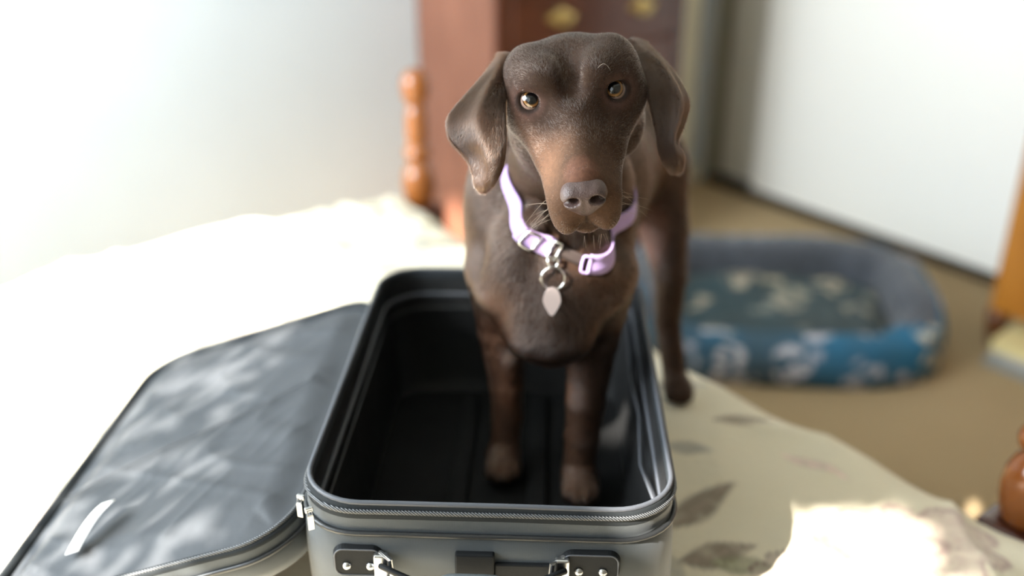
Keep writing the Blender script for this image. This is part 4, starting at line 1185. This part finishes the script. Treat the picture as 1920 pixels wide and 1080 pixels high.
# ---------------------------------------------------------------- short coat: real hair curves combed over body and ears
def sample_mesh(ob, n, weight):
    me = ob.data; me.calc_loop_triangles(); nt = len(me.loop_triangles)
    T_ = np.empty(nt*3, np.int32); me.loop_triangles.foreach_get('vertices', T_); T_ = T_.reshape(-1, 3)
    Vx = np.empty(len(me.vertices)*3, np.float32); me.vertices.foreach_get('co', Vx); Vx = Vx.reshape(-1, 3).astype(float)
    Nx = np.empty(len(me.vertices)*3, np.float32); me.vertices.foreach_get('normal', Nx); Nx = Nx.reshape(-1, 3).astype(float)
    P = Vx[T_]; ar = np.linalg.norm(np.cross(P[:, 1]-P[:, 0], P[:, 2]-P[:, 0]), axis=1)
    w = ar*weight(P.mean(1)); w /= w.sum()
    k = RNG.choice(nt, n, p=w); r1 = np.sqrt(RNG.random(n)); r2 = RNG.random(n)
    b = np.stack([1-r1, r1*(1-r2), r1*r2], 1)[:, :, None]
    nn = (Nx[T_[k]]*b).sum(1); nn /= np.maximum(np.linalg.norm(nn, axis=1), 1e-9)[:, None]
    return (P[k]*b).sum(1), nn
def body_weight(c):
    q = np.linalg.norm(c-HE, axis=1)
    return np.where(q < .15, 5.0, np.where(c[:, 1] < 1.16, 2.2, .9))
pB, nB = sample_mesh(body, 340000, body_weight)
parts_ = [(pB, nB, 0)]
for e in (earL, earR):
    p_, n_ = sample_mesh(e, 80000, lambda c: np.ones(len(c))); parts_.append((p_, n_, 1))
pos = np.vstack([a for a, _, _ in parts_]); nor = np.vstack([a for _, a, _ in parts_]); isear = np.concatenate([np.full(len(a), k) for a, _, k in parts_])
q = loc(pos); rhead = np.linalg.norm(q*np.array([1, .85, 1]), axis=1)
headw = np.where(isear == 1, 0, smoothstep(.15, .11, rhead))
# keep clear of eyes, nose leather, lips, collar and soles
keep = np.ones(len(pos), bool)
for e in EYE: keep &= np.linalg.norm(q-np.array(e), axis=1) > .0158
keep &= np.linalg.norm((q-NC)*np.array([1, 1, 1.15]), axis=1) > .0205
keep &= ~((np.abs(q[:, 0]) < .0014) & (q[:, 1] > .085) & (q[:, 2] < -.055) & (q[:, 2] > -.097))
pl = (pos-CC)@EN; rad_ = np.linalg.norm((pos-CC)-pl[:, None]*EN, axis=1)
keep &= ~((np.abs(pl) < .0105) & (rad_ < .11) & (headw < .4) & (isear == 0))
keep &= (pos[:, 2] > .645)
pos, nor, q, headw, isear = pos[keep], nor[keep], q[keep], headw[keep], isear[keep]
n = len(pos)
flow_body = np.stack([(pos[:, 0]-.05)*1.0, np.full(n, .50), np.full(n, -.85)], 1)
out = np.stack([q[:, 0]*6, -np.ones(n), -.25-np.abs(q[:, 0])*6+np.clip(q[:, 2], 0, .1)*6], 1)@HB
flow = flow_body*(1-headw[:, None])+out*headw[:, None]
earf = np.stack([np.sign(pos[:, 0]-.06)*.25, np.full(n, .05), np.full(n, -1.0)], 1)
flow = np.where(isear[:, None] == 1, earf, flow)
# cowlicks: slow swirls in the lie of the coat
sw = np.stack([vnoise(pos[:, 0]*28+3, pos[:, 2]*28, 71), vnoise(pos[:, 1]*28, pos[:, 2]*28, 72), vnoise(pos[:, 0]*28, pos[:, 1]*28, 73)], 1)
flow = flow+.45*sw+RNG.normal(0, .16, (n, 3))
flow -= nor*(flow*nor).sum(1, keepdims=True)
flow /= np.maximum(np.linalg.norm(flow, axis=1), 1e-6)[:, None]
muz = headw*smoothstep(.03, .09, q[:, 1])
Ln = (.0115*(1-headw)+.0044*headw)*(1-.45*muz); Ln = np.where(isear == 1, .0058, Ln)
eyed = np.min([np.linalg.norm(q-np.array(e), axis=1) for e in EYE], axis=0); Ln *= .5+.5*smoothstep(.016, .035, eyed)
Ln *= RNG.uniform(.65, 1.25, n)
Ln = np.where(pos[:, 2] < .86, Ln*.75, Ln)
lift = .24+RNG.normal(0, .06, n)
pts = np.zeros((n, 4, 3))
for k, s in enumerate((0, .33, .66, 1)):
    pts[:, k] = pos-nor*.0004+Ln[:, None]*(flow*s+nor*(lift[:, None]*(s-.55*s*s)))
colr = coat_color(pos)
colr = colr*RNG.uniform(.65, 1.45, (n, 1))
cu = bpy.data.hair_curves.new('fur')
cu.add_curves([4]*n)
cu.position_data.foreach_set('vector', pts.astype(np.float32).ravel())
ra = cu.attributes.get('radius') or cu.attributes.new('radius', 'FLOAT', 'POINT')
ra.data.foreach_set('value', np.tile(np.array([.00014, .00013, .00009, .00003], np.float32), n))
ca_ = cu.attributes.new('coat', 'FLOAT_COLOR', 'CURVE'); c4 = np.ones((n, 4), np.float32); c4[:, :3] = colr
ca_.data.foreach_set('color', c4.ravel())
fm = bpy.data.materials.new('brown_fur'); fm.use_nodes = True; fnn = fm.node_tree.nodes; fnn.clear()
oo = fnn.new('ShaderNodeOutputMaterial'); hb = fnn.new('ShaderNodeBsdfHairPrincipled'); aa = fnn.new('ShaderNodeAttribute'); aa.attribute_name = 'coat'
hb.parametrization = 'COLOR'; hb.inputs['Roughness'].default_value = .22; hb.inputs['Radial Roughness'].default_value = .40; hb.inputs['IOR'].default_value = 1.55
fm.node_tree.links.new(aa.outputs['Color'], hb.inputs['Color']); fm.node_tree.links.new(hb.outputs[0], oo.inputs['Surface'])
cu.materials.append(fm)
fo = bpy.data.objects.new('fur', cu); COL.objects.link(fo); fo.parent = dog; fo.matrix_parent_inverse = parent_world(dog).inverted(); fo['kind'] = 'stuff'
# ================================================================ unseen tree outside the left window, shaped to shade the sun
tree = empty('unseen_tree', R(7.6, 1.6, -.32), 'unseen tree outside the window, leaves placed to block the sun', 'tree')
m_bark = plain('bark', (.10, .07, .05, 1), .9, var=.3, nscale=12); m_leaf = plain('leaf_green', (.07, .14, .035, 1), .5, var=.3, nscale=3)
b = bmesh.new(); base_ = R(7.6, 1.6, -.32)
tube(b, [base_, base_+Vector((.05, .02, 1.5)), base_+Vector((-.05, .1, 3.0)), base_+Vector((0, 0, 4.6))], [.14, .11, .08, .03], 10)
rg = np.random.default_rng(11)
for k in range(9):
    z = 2.0+k*.28; an = rg.uniform(0, 6.28)
    p = base_+Vector((0, 0, z)); q = p+Vector((math.cos(an)*1.1, math.sin(an)*1.1, .5)); tube(b, [p, p.lerp(q, .5)+Vector((0, 0, .1)), q], [.04, .025, .008], 7)
bm_obj('trunk', b, m_bark, tree, smooth=True)
# sprays of leaves set on the sun's path to each target
def spray(target_lo, target_hi, n, size, dist=(2.3, 3.5), rngs=rg, clump=None):
    lo, hi = np.array(target_lo), np.array(target_hi)
    p = rngs.uniform(lo, hi, (n, 3))
    if clump: p = p[rngs.integers(0, clump, n)]+rngs.normal(0, .035, (n, 3))*np.array([1, 1, .3])
    A_ = (p[:, 0]-CORNER.x)*-BX.x+(p[:, 1]-CORNER.y)*-BX.y
    T3 = np.array(SUN_T); ta = -(T3[0]*BX.x+T3[1]*BX.y)           # change of a per unit travelled
    t_ = (ROOM_A+.15-A_)/(-ta)+rngs.uniform(dist[0]-1.6, dist[1]-1.6, n)
    return p-T3*t_[:, None], rngs.uniform(size*.7, size*1.3, n)
L = []
L.append(spray((-.56, .80, .68), (-.21, 1.30, .78), 165, .036, (1.75, 2.2), clump=45))          # lid
L.append(spray((-.20, .78, .64), (.17, 1.33, .72), 1000, .055))         # inside the case
L.append(spray((-.20, .755, .64), (.17, .760, .83), 420, .055))         # its front
L.append(spray((-.10, .95, .78), (.18, 1.2, 1.04), 24, .040, (1.75, 2.3)))          # chest, dappled
L.append(spray((.22, 1.05, .50), (.66, 1.8, .66), 1000, .052))
L.append(spray((.25, 1.95, .0), (1.0, 2.7, .02), 900, .055))            # carpet past the foot of the bed
L.append(spray((.60, 1.2, .0), (1.9, 3.2, .15), 2600, .075))            # the rest of the carpet
L.append(spray((-.10, 1.5, .75), (.6, 2.4, 1.3), 900, .07))             # behind the dog
L.append(spray((-.34, 2.86, .35), (-.02, 3.28, 1.0), 700, .065))         # side of the chest of drawers
L.append(spray((.60, .98, .55), (.75, 1.14, .92), 260, .05))            # the near bed post           # right of the case
L.append(spray((.15, 1.25, .62), (.35, 1.5, 1.05), 500, .055))          # hindquarters
L.append(spray((-.45, 1.85, .62), (.1, 2.3, .66), 300, .06))
L.append(spray((-.25, 2.2, .62), (-.15, 2.3, .95), 60, .05))
pos = np.vstack([a for a, _ in L]); siz = np.concatenate([s for _, s in L])
# a gap cut in the leaves so the sun reaches the dog's chest
k_ = (1.0-pos[:, 1])/SUN_T.y; gx, gz = pos[:, 0]+SUN_T.x*k_, pos[:, 2]+SUN_T.z*k_
gap = (gx > -.145) & (gx < .055) & (gz > .79) & (gz < 1.0)
# and one over the corner of the bed beside the case
k_ = (.63-pos[:, 2])/SUN_T.z; gx, gy = pos[:, 0]+SUN_T.x*k_, pos[:, 1]+SUN_T.y*k_
gap |= (gx > .22) & (gx < .525) & (gy > .70) & (gy < 1.06-.25*(.45-gx)) & (gx-.22 > (gy-.98)*1.4)
# and a thin place that lets it touch the near side of the face
k_ = (.92-pos[:, 1])/SUN_T.y; gx, gz = pos[:, 0]+SUN_T.x*k_, pos[:, 2]+SUN_T.z*k_
gap |= (gx > -.09) & (gx < .11) & (gz > 1.01) & (gz < 1.225-1.3*np.maximum(0, gx-.02))
pos, siz = pos[~gap], siz[~gap]
nl = len(pos)
ax = rg.normal(size=(nl, 3)); ax /= np.linalg.norm(ax, axis=1)[:, None]
bx_ = np.cross(ax, rg.normal(size=(nl, 3))); bx_ /= np.linalg.norm(bx_, axis=1)[:, None]
prof2 = [(-1, 0), (-.45, .42), (.2, .46), (1, 0), (.2, -.46), (-.45, -.42)]
V = np.stack([pos+siz[:, None]*(ax*x+bx_*y) for x, y in prof2], 1).reshape(-1, 3)
F = (np.arange(nl)[:, None]*6+np.arange(6)[None])
me = fast_mesh(V, F)
fo = link_mesh('shade_leaves', me, m_leaf, tree, smooth=False); fo['kind'] = 'stuff'
# end
